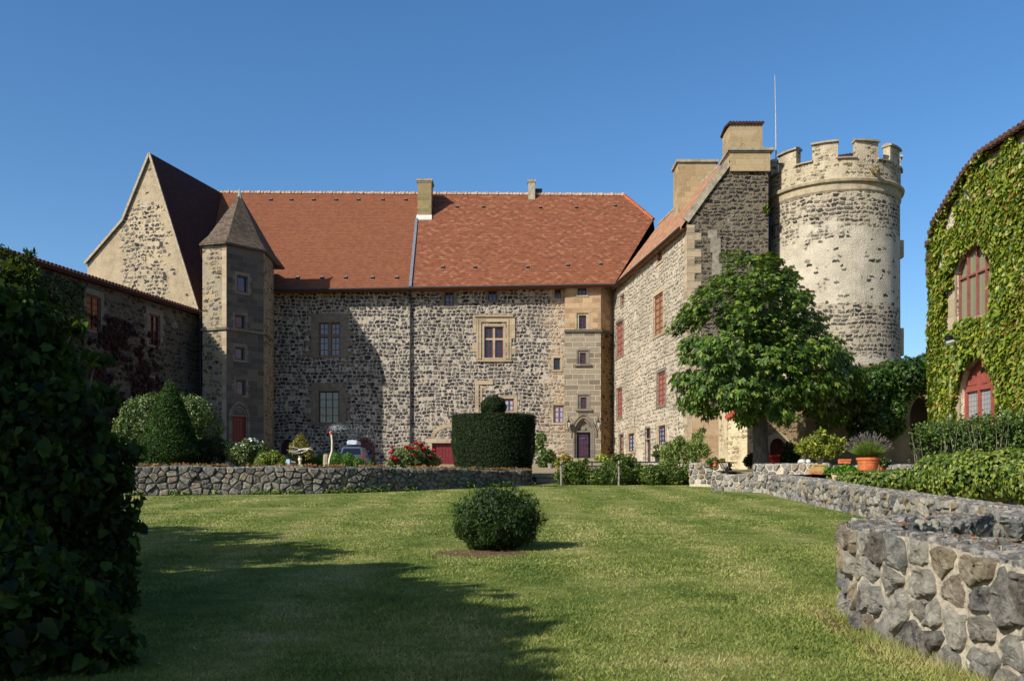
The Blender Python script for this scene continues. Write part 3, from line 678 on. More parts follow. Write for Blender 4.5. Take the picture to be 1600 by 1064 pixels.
mb.face([(q[0].x, 72, .6), (q[0].x, 88, .6), (q[0].x, 88, 15), (q[0].x, 72, 15)]); mb.face([(-18.4, 88, .6), (8.4, 88, .6), (8.4, 88, 15), (-18.4, 88, 15)])
mb.build('wall', m_facade, main)
window(main, FM, W['a'], sur=.55, cross=True, prot=.05, trim=plain('old brown limestone', '#73685a', .9, .1, 0, .15, 4), label='cross window in a wide moulded stone surround, upper left of the range')
window(main, FM, W['b'], sur=.5, nx=3, nz=4, prot=.04, trim=MATS['old brown limestone'], joinery=plain('dark brown joinery', '#2a1c18'), label='large many-paned window in a plain wide stone surround, low on the left')
window(main, FM, W['c'], sur=.2, nx=2, nz=3, trim=m_trimg, label='tall small attic window with a pale sill under the eaves')
window(main, FM, W['d'], sur=.1, nx=2, nz=2, trim=m_trimg, label='small square attic window under the eaves')
# big cross window with hood and deep mouldings
a, b, c, d = W['e']; mb = MB(); wn_ = window(main, FM, W['e'], sur=.16, cross=True, prot=.02, label='large golden stone cross window with deep stepped mouldings')
for k, (o_, pr) in enumerate([(.22, .09), (.42, .05)]):
    lbox(mb, FM, a - o_ - .16, a - o_, c - .1, d + .16 + o_ - .06, 0, pr); lbox(mb, FM, b + o_, b + o_ + .16, c - .1, d + .16 + o_ - .06, 0, pr); lbox(mb, FM, a - o_ - .16, b + o_ + .16, d + o_ - .04 + (.14 if k == 0 else .12), d + o_ + .14 + (.14 if k == 0 else .12), 0, pr + .006)
lbox(mb, FM, a - .72, b + .72, d + .7, d + .84, 0, .16); lbox(mb, FM, a - .6, b + .6, c - .3, c - .16, 0, .14)
lbox(mb, FM, a - .85, a - .58, d - .5, d + .7, 0, .07); lbox(mb, FM, b + .58, b + .85, d - .9, d + .7, 0, .07); lbox(mb, FM, a - .9, a - .58, d - 1.9, d - 1.3, 0, .03); lbox(mb, FM, b + .58, b + .9, d - 2.1, d - 1.5, 0, .03)
mb.build('moulding', m_trim, wn_)
window(main, FM, W['f'], sur=.14, nx=2, nz=2, trim=m_trim, label='small window in the warm stone under the eaves beside the stair tower')
window(main, FM, W['g'], sur=.16, nx=1, nz=3, joinery=MATS['dark brown joinery'], label='narrow single window halfway up, left of the stair tower')
window(main, FM, W['h'], sur=.14, nx=2, nz=3, rec=.12, curtain=False, glass=plain('curtained glass', '#8f98a8', .25, .6, 0, .1, 2), joinery=m_rose, label='pink framed window with pale curtains low beside the stair tower')
window(main, FM, W['i'], sur=.22, nx=2, nz=2, rec=.14, glass=MATS['curtained glass'], label='curtained window half hidden behind the clipped yew ball')
a, b, c, d = W['gar']; mb = MB(); lbox(mb, FM, a - .32, a, c, d, 0, .05); lbox(mb, FM, a - .5, b + .4, d, d + .34, 0, .07)
for q_ in (0,): arch_ring(mb, FM, a + .2, b - .1, d + .4, d + .4, .75, .3, 0, .03)
g = mb.build('garage_doorway', m_trim, main)
dd = door(main, FM, W['gar'], m_door, .22, 10, 'wide bright red plank double door', rail=False)
a, b, c, d = W['arc']; mb = MB(); arch_ring(mb, FM, a, b, c, d - .75, .72, .2, 0, .02); g = mb.build('glazed_doorway', plain('brown brick surround', '#5b4638', .9, .1), main)
mb = MB(); m_ = (a + b) / 2
for x in (a + .02, m_ - .06, b - .1): lbox(mb, FM, x, x + .09, c, d - .3, -.25, -.17)
for z in (c + .9, d - .85): lbox(mb, FM, a + .1, b - .1, z, z + .09, -.25, -.172)
lbox(mb, FM, a, b, d - .75, d, -.27, -.24)
mb.build('frame', m_red, g); mb = MB(); mb.face([FM.P(a, c, -.26), FM.P(b, c, -.26), FM.P(b, d - .75, -.26), FM.P(a, d - .75, -.26)]); mb.build('pane', m_glassb, g)
door(main, FM, W['arc2'], plain('brown red boards', '#3b1b17'), .25, 5, 'low dark arched cellar door in the left corner')
# blocked doorway fragment with pale stone frame
a, b, c, d = FM.rect(748, 601, 760, 632); mb = MB(); lbox(mb, FM, a - .28, a, c - .7, d, 0, .05); lbox(mb, FM, a - .28, b + .5, d, d + .3, 0, .06); lbox(mb, FM, a + .12, a + .26, c - .6, d - .12, 0, .03); lbox(mb, FM, a + .26, b, d - .26, d - .12, 0, .034); mb.build('blocked_doorway', m_trim, main)
# roof
EL = px(300, 454, 71.1); ER = px(960, 444, 71.1); RM = px(650, 300, 80); nrf = (ER - EL).cross(RM - EL).normalized()
rp = lambda x, y: ray_plane(x, y, EL, nrf)
RL = rp(338, 301); RR = rp(975, 305); VV = rp(1021, 343); RC = rp(652, 300); EC = rp(641, 449)
def up(p, k=.0): return p
mb = MB(); mb.face([EL, EC, rp(651, 335), RC, RL]); back = lambda p: Vector((p.x, 2 * RL.y - p.y, p.z))
mb.face([RL, RR, Vector((RR.x, 89, EL.z)), Vector((RL.x, 89, EL.z))])
mb.face([RR, VV, Vector((VV.x + 3, 89, EL.z)), Vector((RR.x, 89, EL.z))])
dn = Vector((0, 0, -.14)); mb.face([EL + dn, EC + dn, EC, EL]); mb.face([EL + dn, EC + dn, EC + dn + Vector((0, 1.2, 0)), EL + dn + Vector((0, 1.2, 0))])
roofL = mb.build('roof', m_roofL, main)
mb = MB(); mb.face([EC, ER, VV, RR, RC, rp(651, 335)]); mb.face([EC + dn, ER + dn, ER, EC]); mb.face([EC + dn, ER + dn, ER + dn + Vector((0, 1.2, 0)), EC + dn + Vector((0, 1.2, 0))])
roofR = mb.build('roof', m_roofR, main); roofR['label'] = 'zigzag patterned right half of the tiled roof'
# ridge tiles
mb = MB(); n = 118
for i in range(n):
    p = RL.lerp(RR, i / n) + Vector((0, 0, .0)); q = RL.lerp(RR, (i + .92) / n); k = .13 + .035 * ((i % 3) == 0)
    mb.tube([p + Vector((0, 0, -.03)), q + Vector((0, 0, .01))], [k, k + .03], 7)
mb.build('ridge_tiles', plain('pale ridge tiles', '#a88a70', .9, .1, 0, .3, 6), roofL)
mb = MB()
for i in range(22): mb.tube([RR.lerp(VV, i / 22) + nrf * .03 * -1, RR.lerp(VV, (i + .95) / 22)], [.13, .16], 7)
mb.build('ridge_tiles', plain('orange hip tiles', '#b3653f', .85, .2, 0, .2, 6), roofR)
upn = nrf if nrf.z > 0 else -nrf
for (x, y) in [(423, 313), (455, 313), (490, 313), (525, 313), (560, 313), (598, 313), (634, 313), (465, 434.5), (503, 434.5), (540, 434.5), (582, 434.5), (620, 434.5)] + [(714, 324), (755, 324), (844, 325), (900, 325), (961, 322), (692, 418), (742, 418), (824, 418), (887, 415), (938, 413)]:
    p = rp(x, y); mb = MB(); c = p + upn * .05; sl = Vector((0, -upn.z, upn.y)) ; sl = Vector((0, .64, .77))
    v = [p + Vector((-.13, 0, 0)) - sl * .12, p + Vector((.13, 0, 0)) - sl * .12, p + Vector((.1, 0, 0)) - sl * .12 + upn * .16, p + Vector((-.1, 0, 0)) - sl * .12 + upn * .16, p + Vector((-.13, 0, 0)) + sl * .28, p + Vector((.13, 0, 0)) + sl * .28]
    mb.mi = 1; mb.face([v[0], v[1], v[2], v[3]]); mb.mi = 0; mb.face([v[3], v[2], v[5], v[4]]); mb.face([v[0], v[3], v[4]]); mb.face([v[1], v[5], v[2]])
    mb.face([v[0] - sl * .12 + upn * .01, v[1] - sl * .12 + upn * .01, v[1] + upn * .01, v[0] + upn * .01])
    mb.build('roof_vent', [plain('vent lead', '#6e5c50', .8), m_iron], main)
# chimneys
def chimney(name, parent, x0, x1, ytop, ybase, Yf, depth, mat, capo=.12, label=None):
    a = px(x0, ytop, Yf); b = px(x1, ybase, Yf); mb = MB(); mb.box((a.x, Yf, b.z - 1.5), (b.x, Yf + depth, a.z)); o = mb.build(name, mat, parent)
    mb = MB(); mb.box((a.x - capo, Yf - capo, a.z), (b.x + capo, Yf + depth + capo, a.z + .16)); mb.box((a.x - capo / 2, Yf - capo / 2, a.z - .1), (b.x + capo / 2, Yf + depth + capo / 2, a.z)); mb.build('cap', m_cap, o)
    if label: o['label'] = label
    return o
pb = rp(663, 340); cy = pb.y
m_chim = ashlar('chimney stone', ['#6f6448', '#8c7d59'], '#7d7050', '#93876a', .9, .32, .01)
ch = chimney('chimney', main, 652.5, 674, 283, 341, cy, 1.5, m_chim, .1, 'tall mossy stone chimney with a white lead apron rising through the ridge')
mb = MB(); mb.hexa([(px(651, 0, cy).x, cy - .22), (px(675, 0, cy).x, cy - .22), (px(674.5, 0, cy).x, cy + .1), (px(651.5, 0, cy).x, cy + .1)], pb.z - .32, [pb.z + .0, pb.z + .0, pb.z + .28, pb.z + .28]); mb.build('flashing', plain('pale lead apron', '#c9c6bd', .6), ch)
ch2 = chimney('chimney', main, 825.5, 836, 284, 313, rp(830, 312).y, .7, plain('pale chimney render', '#9a927e', .9, .1, 0, .2, 4), .06, 'slim twin chimney on the ridge, right of centre')
c2 = rp(830, 312).y; mb = MB(); p = px(836, 297, c2 + .6); q_ = px(846, 306, c2 + .6); mb.box((p.x, c2 + .6, q_.z - .6), (q_.x, c2 + 1.3, p.z)); mb.box((p.x - .03, c2 + .55, p.z), (q_.x + .06, c2 + 1.36, p.z + .1)); mb.build('flue', plain('dark chimney render', '#4a463f', .9), ch2)
# lead strip down the roof and downpipe
mb = MB(); a = rp(651, 342); b = rp(641, 449); mb.bar(a + upn * .05, b + upn * .05 + Vector((0, -.05, 0)), .2, .08, up=upn); mb.build('lead_gutter', m_lead, main)
mb = MB(); mb.tube([px(640.5, 449, 71.0), px(641, 456, 71.2), px(641.5, 462, 71.86), px(641.5, 700, 71.86)], .07, 8)
for y in (480, 540, 600, 660): p = px(641.5, y, 71.86); mb.tube([p - Vector((0, 0, .05)), p + Vector((0, 0, .05))], .1, 8)
mb.build('downpipe', m_zinc, main)
mb = MB(); a = px(425, 453.5, 71.0); b = px(960, 445, 71.0); mb.tube([a, b], .085, 8); mb.build('gutter', m_zinc, main)
mb = MB(); mb.tube([px(961, 446, 71.3), px(960.5, 460, 72.7), px(960.5, 712, 72.7)], .07, 8); mb.build('downpipe', m_zinc, main)

# ---- stair tower on the right of the range
st = empty('stair_tower', (5.3, 71.6, 2.0), 'square grey ashlar stair tower with arched purple door, right corner of the range', 'tower')
S0, S1, S2 = (3.94, 71.62), (6.62, 71.5), (8.05, 73.5); FS = Fr(S0, S1); FS2 = Fr(S1, S2)
T = {'top': FS.rect(902, 449, 917, 461), 'a': FS.rect(901, 489, 919.5, 514), 'b': FS.rect(902.5, 547.5, 919, 569), 'c': FS.rect(903.5, 617, 920, 639), 'd': FS.rect(897.5, 652, 926, 716)}
zc = FS.hit(900, 517)[1]; mb = MB()
wall_holes(mb, FS, 0, FS.L, .6, zc, [T['b'], T['c'], T['d']], .35); a, b, c, d = T['d']; arch_fill(mb, FS, a, b, d - 1.25, d, 1.2, -.4, 0, True)
mb.mi = 1; wall_holes(mb, FS, 0, FS.L, zc, 15.3, [T['top'], T['a']], .35)
mb.mi = 2; mb.face([FS2.P(0, .6), FS2.P(FS2.L, .6), FS2.P(FS2.L, zc), FS2.P(0, zc)]); mb.mi = 1; mb.face([FS2.P(0, zc), FS2.P(FS2.L, zc), FS2.P(FS2.L, 15.3), FS2.P(0, 15.3)])
mb.mi = 0; mb.face([(3.94, 72.1, .6), (3.94, 71.62, .6), (3.94, 71.62, 15.3), (3.94, 72.1, 15.3)])
m_warm = masonry('warm rubble side', ['#3b3129', '#6b5338', '#8a6c45', '#7c6142'], '#8a724e', .45, .3, .1, .3)
mb.build('wall', [m_ashlar, m_sand, m_warm], st)
mb = MB(); z = zc; lbox(mb, FS, -.05, FS.L + .08, z - .1, z + .08, 0, .14); lbox(mb, FS2, -.02, FS2.L, z - .1, z + .08, 0, .12); mb.build('string_course', plain('grey moulding', '#59534a', .9, .1), st)
def recwin(fr, key, trim, sill, lab, nz=2):
    a, b, c, d = T[key]; mb = MB(); k = .17
    lbox(mb, fr, a, a + k, c, d, -.2, -.06); lbox(mb, fr, b - k, b, c, d, -.2, -.06); lbox(mb, fr, a + k, b - k, d - k, d, -.2, -.064)
    lbox(mb, fr, a - .1, a, c, d, 0, .02); lbox(mb, fr, b, b + .1, c, d, 0, .02); lbox(mb, fr, a - .1, b + .1, d, d + .1, 0, .03)
    if sill: lbox(mb, fr, a - .22, b + .22, c - .14, c, -.1, .16)
    w = mb.build('window', trim, st); w['label'] = lab; mb = MB(); n0, n1 = -.3, -.24; a += k; b -= k; d -= k; f = .05
    lbox(mb, fr, a, a + f, c, d, n0, n1); lbox(mb, fr, b - f, b, c, d, n0, n1); lbox(mb, fr, a + f, b - f, c, c + f, n0, n1); lbox(mb, fr, a + f, b - f, d - f, d, n0, n1); m = (a + b) / 2; lbox(mb, fr, m - .03, m + .03, c + f, d - f, n0, n1 + .01)
    for i in range(1, nz + 1): z = c + (d - c) * i / (nz + 1); lbox(mb, fr, a + f, b - f, z - .018, z + .018, n0, n1 - .02)
    mb.build('frame', m_red, w); mb = MB(); mb.face([fr.P(a, c, -.31), fr.P(b, c, -.31), fr.P(b, d, -.31), fr.P(a, d, -.31)]); mb.build('pane', m_glass, w)
recwin(FS, 'a', m_trim, 0, 'deep set red window in the golden top storey'); recwin(FS, 'b', m_trimg, 1, 'deep set window with a projecting sill, middle of the tower'); recwin(FS, 'c', m_trimg, 1, 'deep set window with a projecting sill just above the arched door')
window(st, FS, T['top'], sur=.1, nx=2, nz=1, trim=m_trim, rec=.2, label='low wide attic window tucked under the eaves')
a, b, c, d = T['d']; mb = MB(); arch_ring(mb, FS, a, b, c, d - 1.25, 1.2, .14, -.05, .05, True); arch_ring(mb, FS, a - .2, b + .2, c + 1.6, d - 1.25, 1.42, .1, -.05, .1, True); arch_ring(mb, FS, a + .16, b - .16, c, d - 1.32, 1.1, .15, -.3, -.08, True)
zl = FS.hit(910, 675)[1]; lbox(mb, FS, a + .12, b - .12, zl, zl + .1, -.3, -.06); lbox(mb, FS, a, b, zl + .1, d, -.36, -.3)
mb.tube([FS.P((a + b) / 2, zl + .28, -.3), FS.P((a + b) / 2, zl + .3, -.2)], [.22, .17], 12); 
dw = mb.build('doorway', m_trimg, st); mb = MB(); lbox(mb, FS, a - .35, b + .35, c - .22, c, -.3, .5); lbox(mb, FS, a - .6, b + .6, c - .45, c - .22, -.3, .9); mb.build('step', m_cap, dw)
door(st, FS, (a + .3, b - .3, c, zl), m_purple, .28, 4, 'purple boarded door with a small plaque')
mb = MB(); lbox(mb, FS, (a + b) / 2 - .22, (a + b) / 2 + .12, zl - .5, zl - .42, -.26, -.225); mb.build('plaque', plain('blue plaque', '#3b4a66'), dw)
def lantern(name, p, N, label, s=1.0, hang=False):
    e = empty(name, p, label, 'lantern', None); mb = MB(); p = Vector(p); N = Vector(N)
    c = p + N * .32 * s
    if hang: mb.tube([p + Vector((0, 0, .55 * s)), p + Vector((0, 0, .6 * s)) + N * .16 * s, c + Vector((0, 0, .5 * s)), c + Vector((0, 0, .32 * s))], .018, 6); mb.tube([p + Vector((0, 0, -.5 * s)), p + Vector((0, 0, .62 * s))], .022, 6)
    else: mb.tube([p + Vector((0, 0, -.5 * s)), p + N * .15 * s + Vector((0, 0, -.6 * s)), c + Vector((0, 0, -.45 * s)), c + Vector((0, 0, -.28 * s))], .022, 6)
    mb.build('bracket', m_iron, e); mb = MB(); r0, r1 = .1 * s, .19 * s
    for k in range(4):
        A = math.pi / 4 + k * math.pi / 2; B = A + math.pi / 2; f = lambda r, t, z: c + Vector((r * math.cos(t), r * math.sin(t), z))
        mb.bar(f(r0, A, -.25 * s), f(r1, A, .15 * s), .022); mb.bar(f(r0, A, -.25 * s), f(r0, B, -.25 * s), .02); mb.bar(f(r1, A, .15 * s), f(r1, B, .15 * s), .025)
        mb.face([f(r1 * 1.12, A, .15 * s), f(r1 * 1.12, B, .15 * s), f(.05 * s, B, .3 * s), f(.05 * s, A, .3 * s)])
    mb.tube([c + Vector((0, 0, .3 * s)), c + Vector((0, 0, .34 * s)), c + Vector((0, 0, .44 * s))], [.05 * s, .06 * s, .005], 6); mb.build('cage', m_iron, e)
    g = MB()
    for k in range(4):
        A = math.pi / 4 + k * math.pi / 2; B = A + math.pi / 2; f = lambda r, t, z: c + Vector((r * math.cos(t), r * math.sin(t), z)); g.face([f(r0 * .95, A, -.24 * s), f(r0 * .95, B, -.24 * s), f(r1 * .95, B, .14 * s), f(r1 * .95, A, .14 * s)])
    g.build('glass', plain('lantern glass', '#a9a693', .15, .8), e); return e
for x, l in ((888.5, 'black iron lantern on a bracket left of the arched purple door'), (934.5, 'black iron lantern on a bracket right of the arched purple door')):
    s_, z_ = FS.hit(x, 663); lantern('wall_lantern', FS.P(s_, z_), FS.N, l, 1.0, True)['group'] = 'lanterns flanking the tower door'

# ---- gabled wing on the left
gw = empty('gabled_wing', (-24, 72, 3), 'tall pale rendered gable with dark rubble patch and steep brown roof, far left', 'building')
GD = Vector((.253, 1, 0)).normalized(); A0 = px(235, 240, 70.7)
gp = lambda x, y: ray_plane(x, y, A0, GD)      # gable plane is square to its ridge
ap, kl, fl, frt = gp(235, 241), gp(193, 345), gp(134, 413), gp(311, 486)
bl = Vector((fl.x + .1, fl.y, 1)); br = Vector((frt.x, frt.y, 1))
mb = MB()
for tri in ([bl, br, frt, fl + Vector((.12, 0, 0))], [fl + Vector((.12, 0, 0)), frt, kl], [kl, frt, ap]): mb.face(tri)
bk = GD * 16; mb.face([bl + bk, bl, fl + Vector((.12, 0, 0)), fl + Vector((.12, 0, 0)) + bk]); mb.face([br, br + bk, frt + bk, frt])
mb.build('wall', m_gable, gw)
mb = MB(); o_ = GD * -.12; RJ = ap + GD * 11; ex = Vector((0, 0, .06))
mb.face([frt + o_ + ex, frt + bk, ap + bk, ap + o_ + ex]); mb.face([ap + o_ + ex, ap + bk, kl + bk, kl + o_ + ex]); mb.face([kl + o_ + ex, kl + bk, fl + bk, fl + o_ + ex])
mb.build('roof', m_roofD, gw)
mb = MB(); 
for p, q in ((frt, ap), (ap, kl), (kl, fl)): mb.bar(p + o_ * 1.2 + Vector((0, 0, .02)), q + o_ * 1.2 + Vector((0, 0, .02)), .16, .12, up=GD)
mb.build('verge', plain('verge mortar', '#9c8f78', .95, .1, 0, .15, 5), gw)
for (x, y) in ((252, 381), (258, 433)): mb = MB(); p = gp(x, y) + o_ * .1; mb.box((p.x - .12, p.y - .04, p.z - .2), (p.x + .12, p.y + .02, p.z + .15)); mb.build('putlog_hole', m_iron, gw)

# ---- polygonal stair turret
tt = empty('stair_turret', (-19.3, 67, 3.0), 'polygonal stone stair turret with a steep pointed roof between the gable and the long range', 'tower')
TP = [(-21.62, 67.3), (-20.78, 64.45), (-19.0, 63.9), (-17.1, 66.1), (-17.25, 69.2), (-17.9, 72.2), (-22.2, 72)]
zt = 16.25; zs = px(355, 513, 63.9).z; FB = Fr(TP[2], TP[3]); FA = Fr(TP[1], TP[2]); FC = Fr(TP[3], TP[4])
TW = [FB.rect(370, 430.5, 387, 457), FB.rect(367, 492, 383, 513), FB.rect(366.5, 542, 382.5, 562.5), FB.rect(368.5, 593, 384, 617.5)]; TD = FB.rect(362, 650.5, 384.5, 691)
mb = MB(); wall_holes(mb, FB, 0, FB.L, .8, zt, TW + [(TD[0], TD[1], TD[2], TD[3])], .28)
mb.mi = 1
for f in (Fr(TP[0], TP[1]), FA, FC, Fr(TP[4], TP[5])): mb.face([f.P(0, .8), f.P(f.L, .8), f.P(f.L, zt), f.P(0, zt)])
f = Fr(TP[6], TP[0]); mb.face([f.P(0, .8), f.P(f.L, .8), f.P(f.L, zt), f.P(0, zt)]); mb.face([(p[0], p[1], zt) for p in TP])
mb.mi = 2; f = FA; mb.face([f.P(f.L - .35, .8, .012), f.P(f.L, .8, .012), f.P(f.L, zt, .012), f.P(f.L - .35, zt, .012)])
mb.build('wall', [m_turret, m_turretl, m_trim], tt)
mb = MB(); mb.mi = 0
cx, cyy = -19.25, 67.2; ring = [Vector((cx + (p[0] - cx) * 1.09, cyy + (p[1] - cyy) * 1.09, zt - .02)) for p in TP[:5]] + [Vector((-16.9, 71.4, zt)), Vector((-22, 71.4, zt))]; apx = px(374.5, 303, 67.2)
mid = [r_.lerp(apx, .22) - Vector((0, 0, .22)) for r_ in ring]
for i in range(len(ring)):
    j = (i + 1) % len(ring); mb.face([ring[i], ring[j], mid[j], mid[i]]); mb.face([mid[i], mid[j], apx])
    mb.face([ring[j], ring[i], ring[i] - Vector((0, 0, .12)), ring[j] - Vector((0, 0, .12))]); mb.face([ring[i] - Vector((0, 0, .12)), ring[j] - Vector((0, 0, .12)), Vector((cx, cyy, zt - .14))])
mb.build('roof', m_roofT, tt)
mb = MB(); mb.tube([apx - Vector((0, 0, .35)), apx + Vector((0, 0, .1)), apx + Vector((0, 0, .4))], [.2, .08, .01], 8); mb.build('finial', plain('green copper', '#6f8f80', .6, .4), tt)
mb = MB()
for f in (FA, FB, FC): lbox(mb, f, -.04, f.L + .04, zs - .09, zs + .07, 0, .13)
mb.build('string_course', m_trimg, tt)
mb = MB(); mb.tube([px(313, 490, 65.5) , px(313, 680, 65.5)], .08, 8); mb.build('downpipe', m_zinc, tt)
labs = ['topmost turret window', 'turret window just above the stone band', 'turret window just below the stone band', 'lowest turret window over the arched doorway']
for r_, l in zip(TW, labs): window(tt, FB, r_, sur=.17, nx=1, nz=1, trim=m_trimg, glass=m_glassb, joinery=m_iron, rec=.16, label=l)
a, b, c, d = TD; mb = MB(); arch_ring(mb, FB, a - .1, b + .1, c, d - .1, .95, .16, 0, .07, True); arch_ring(mb, FB, a + .02, b - .02, c, d - .1, .72, .1, -.02, .03, True); mb.tube([FB.P((a + b) / 2, d + .35, 0), FB.P((a + b) / 2, d + .35, .08)], [.24, .18], 10); lbox(mb, FB, a - .15, b + .15, d, d + .09, 0, .06); mb.build('doorway', m_trimg, tt)
door(tt, FB, TD, m_door, .1, 5, 'dull red plank door under a pointed arch')

# ---- low side wing running towards the camera on the left
sw = empty('side_wing', (-26, 52, 2.5), 'low dark shaded stone wing with tiled eave and creepers along the left side', 'building')
LW0 = (-21.8 - .253 * 34, 32.0); LW1 = (-21.6, 67.0); FL = Fr(LW0, LW1)
LR = [FL.rect(134, 462, 157, 516), FL.rect(232.5, 491, 250, 540), FL.rect(229, 590, 240, 607)]; ez = 12.0
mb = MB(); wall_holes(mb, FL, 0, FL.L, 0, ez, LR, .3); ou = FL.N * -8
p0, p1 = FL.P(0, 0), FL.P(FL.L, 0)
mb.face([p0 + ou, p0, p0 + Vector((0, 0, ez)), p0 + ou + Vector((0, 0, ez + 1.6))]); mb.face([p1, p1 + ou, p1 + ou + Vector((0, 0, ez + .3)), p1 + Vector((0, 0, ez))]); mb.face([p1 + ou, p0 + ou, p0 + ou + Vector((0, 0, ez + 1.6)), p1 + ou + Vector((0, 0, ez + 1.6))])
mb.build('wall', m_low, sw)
mb = MB(); mb.face([FL.P(-.3, ez - .05, .35), FL.P(FL.L, ez - .05, .35), FL.P(FL.L, ez + .7, -8.3), FL.P(-.3, ez + .7, -8.3)]); mb.face([FL.P(-.3, ez - .2, .34), FL.P(FL.L, ez - .2, .34), FL.P(FL.L, ez - .05, .34), FL.P(-.3, ez - .05, .34)]); mb.face([FL.P(-.3, ez - .2, .34), FL.P(-.3, ez - .2, -.1), FL.P(FL.L, ez - .2, -.1), FL.P(FL.L, ez - .2, .34)])
k = 0
while k * .3 < FL.L: mb.tube([FL.P(k * .3, ez + .03, .5), FL.P(k * .3, ez + .1, -.4)], .085, 6); k += 1
mb.build('roof', m_roofD, sw)
window(sw, FL, LR[0], sur=.3, nx=2, nz=5, trim=m_trimg, joinery=m_red, glass=m_refl, rec=.12, label='large red framed window with orange reflections painted on its panes'); window(sw, FL, LR[1], sur=.3, nx=2, nz=4, trim=m_trimg, rec=.14, label='tall dark red framed window near the turret'); window(sw, FL, LR[2], sur=.15, nx=1, nz=3, trim=m_trimg, joinery=m_iron, rec=.14, label='small barred window low in the wall')

# ---- right wing
rw = empty('right_wing', (10, 60, 1.3), 'sunlit pale rubble wing with faded red shutters and two stone chimneys, on the right', 'building')
N0 = Vector((10.04, 55, 0)); WD = Vector((-.132, 1, 0)).normalized(); F0 = N0 + WD * 19.2
FW = Fr((F0.x, F0.y), (N0.x, N0.y))
RWn = {'A': FW.rect(963, 503.5, 973.5, 557), 'B': FW.rect(1021.5, 459.5, 1036, 523), 'C': FW.rect(1027, 390, 1035, 409), 'E': FW.rect(964, 607, 972, 652), 'F': FW.rect(1027, 581, 1039.5, 633), 'G': FW.rect(967.5, 679, 974, 712), 'H': FW.rect(981.5, 677, 991, 705), 'I': FW.rect(1008.5, 669, 1016, 722), 'J': FW.rect(1028, 664.5, 1040, 695), 'D': FW.rect(970, 462, 975, 478)}
ew = 15.15; mb = MB(); wall_holes(mb, FW, 0, FW.L, .3, ew, list(RWn.values()), .28); mb.build('wall', m_wing, rw)
# front gable of the wing
Yg = 55.0; g_ = lambda x, y: px(x, y, Yg)
e0 = Vector((10.04, 55, ew)); k1 = g_(1101, 305); r1 = g_(1160, 226); k2 = Vector((2 * r1.x - k1.x, 55, k1.z)); e2 = Vector((14.68, 55, 17.6)); k2 = Vector((14.0, 55, 18.52)); zb_ = Vector((10.04, 55, .3)); 
mb = MB(); mb.face([zb_, Vector((14.68, 55, .3)), Vector((14.68, 55, ew)), e0]); mb.face([e0, Vector((14.68, 55, ew)), e2, k1]); mb.face([k1, e2, k2]); mb.face([k1, k2, r1]); wbk = WD * 19
mb.face([e2 + wbk, e2, Vector((14.68, 55, .3)), Vector((14.68, 55, .3)) + wbk][::-1]); mb.build('gable', m_black, rw)
o2 = Vector((-.35, 0, -.35)); mb = MB(); s_ = Vector((0, -.1, .05)); sn = WD * 16.9
mb.face([e0 + o2 + s_, k1 + s_, k1 + sn, e0 + o2 + sn][::-1]); mb.face([k1 + s_, r1 + s_, r1 + sn, k1 + sn][::-1]); mb.face([r1 + s_, k2 + s_, k2 + sn, r1 + sn][::-1]); mb.face([k2 + s_, e2 + s_, e2 + sn, k2 + sn][::-1])
dd_ = Vector((0, 0, -.12)); mb.face([e0 + o2 + s_ + dd_, e0 + o2 + sn + dd_, e0 + o2 + sn, e0 + o2 + s_]); mb.face([e0 + o2 + s_ + dd_, e0 + o2 + sn + dd_, e0 + sn + Vector((.1, 0, -.3)), e0 + Vector((.1, 0, -.3))])
mb.build('roof', m_roofW, rw)
mb = MB(); off = Vector((0, -.06, .06))
for p, q in ((e0 + Vector((-.1, 0, 0)), k1), (k1, k1.lerp(r1, .62))): mb.bar(p + off, q + off, .4, .14, up=(0, 1, 0))
mb.bar(r1 + sn * .03, r1 + sn, .22, .14)
mb.build('coping', m_cap, rw)
mb = MB(); mb.tube([e0 + o2 + s_ + Vector((-.08, .2, -.02)), e0 + o2 + sn + Vector((-.08, -.4, -.02))], .08, 8); mb.build('gutter', m_zinc, rw)
# corner quoins
mb = MB(); z = .3; k = 0
while z < ew - .4:
    h = .42 + .12 * ((k * 7) % 3) / 3; w_ = .75 if k % 2 else .42; w2 = .42 if k % 2 else .8
    lbox(mb, FW, FW.L - w_, FW.L + .02, z, z + h - .015, -.02, .02); mb.box((N0.x - .01, 54.98, z), (N0.x + w2, 55.01, z + h - .015)); z += h; k += 1
mb.build('quoins', m_trim, rw)
mb = MB(); z = .3; k = 0; z2 = px(0, 640, 55).z
mb.hexa([(10.3, 54.9), (12.2, 54.9), (12.2, 55), (10.3, 55)], .3, [z2, z2 - .5, z2 - .5, z2]); mb.build('render_patch', m_sand, rw)
mb = MB()
for (x0, x1, y0, y1) in ((1106, 1121, 360, 373), (1110, 1126, 373, 395), (1113, 1124, 395, 412), (1112, 1128, 412, 440)): p = px(x0, y1, 54.97); q = px(x1, y0, 54.97); mb.box((p.x, 54.97, p.z), (q.x, 55.0, q.z))
mb.build('quoins', plain('blocked window stone', '#7f7768', .9, .1, 0, .2, 4), rw)
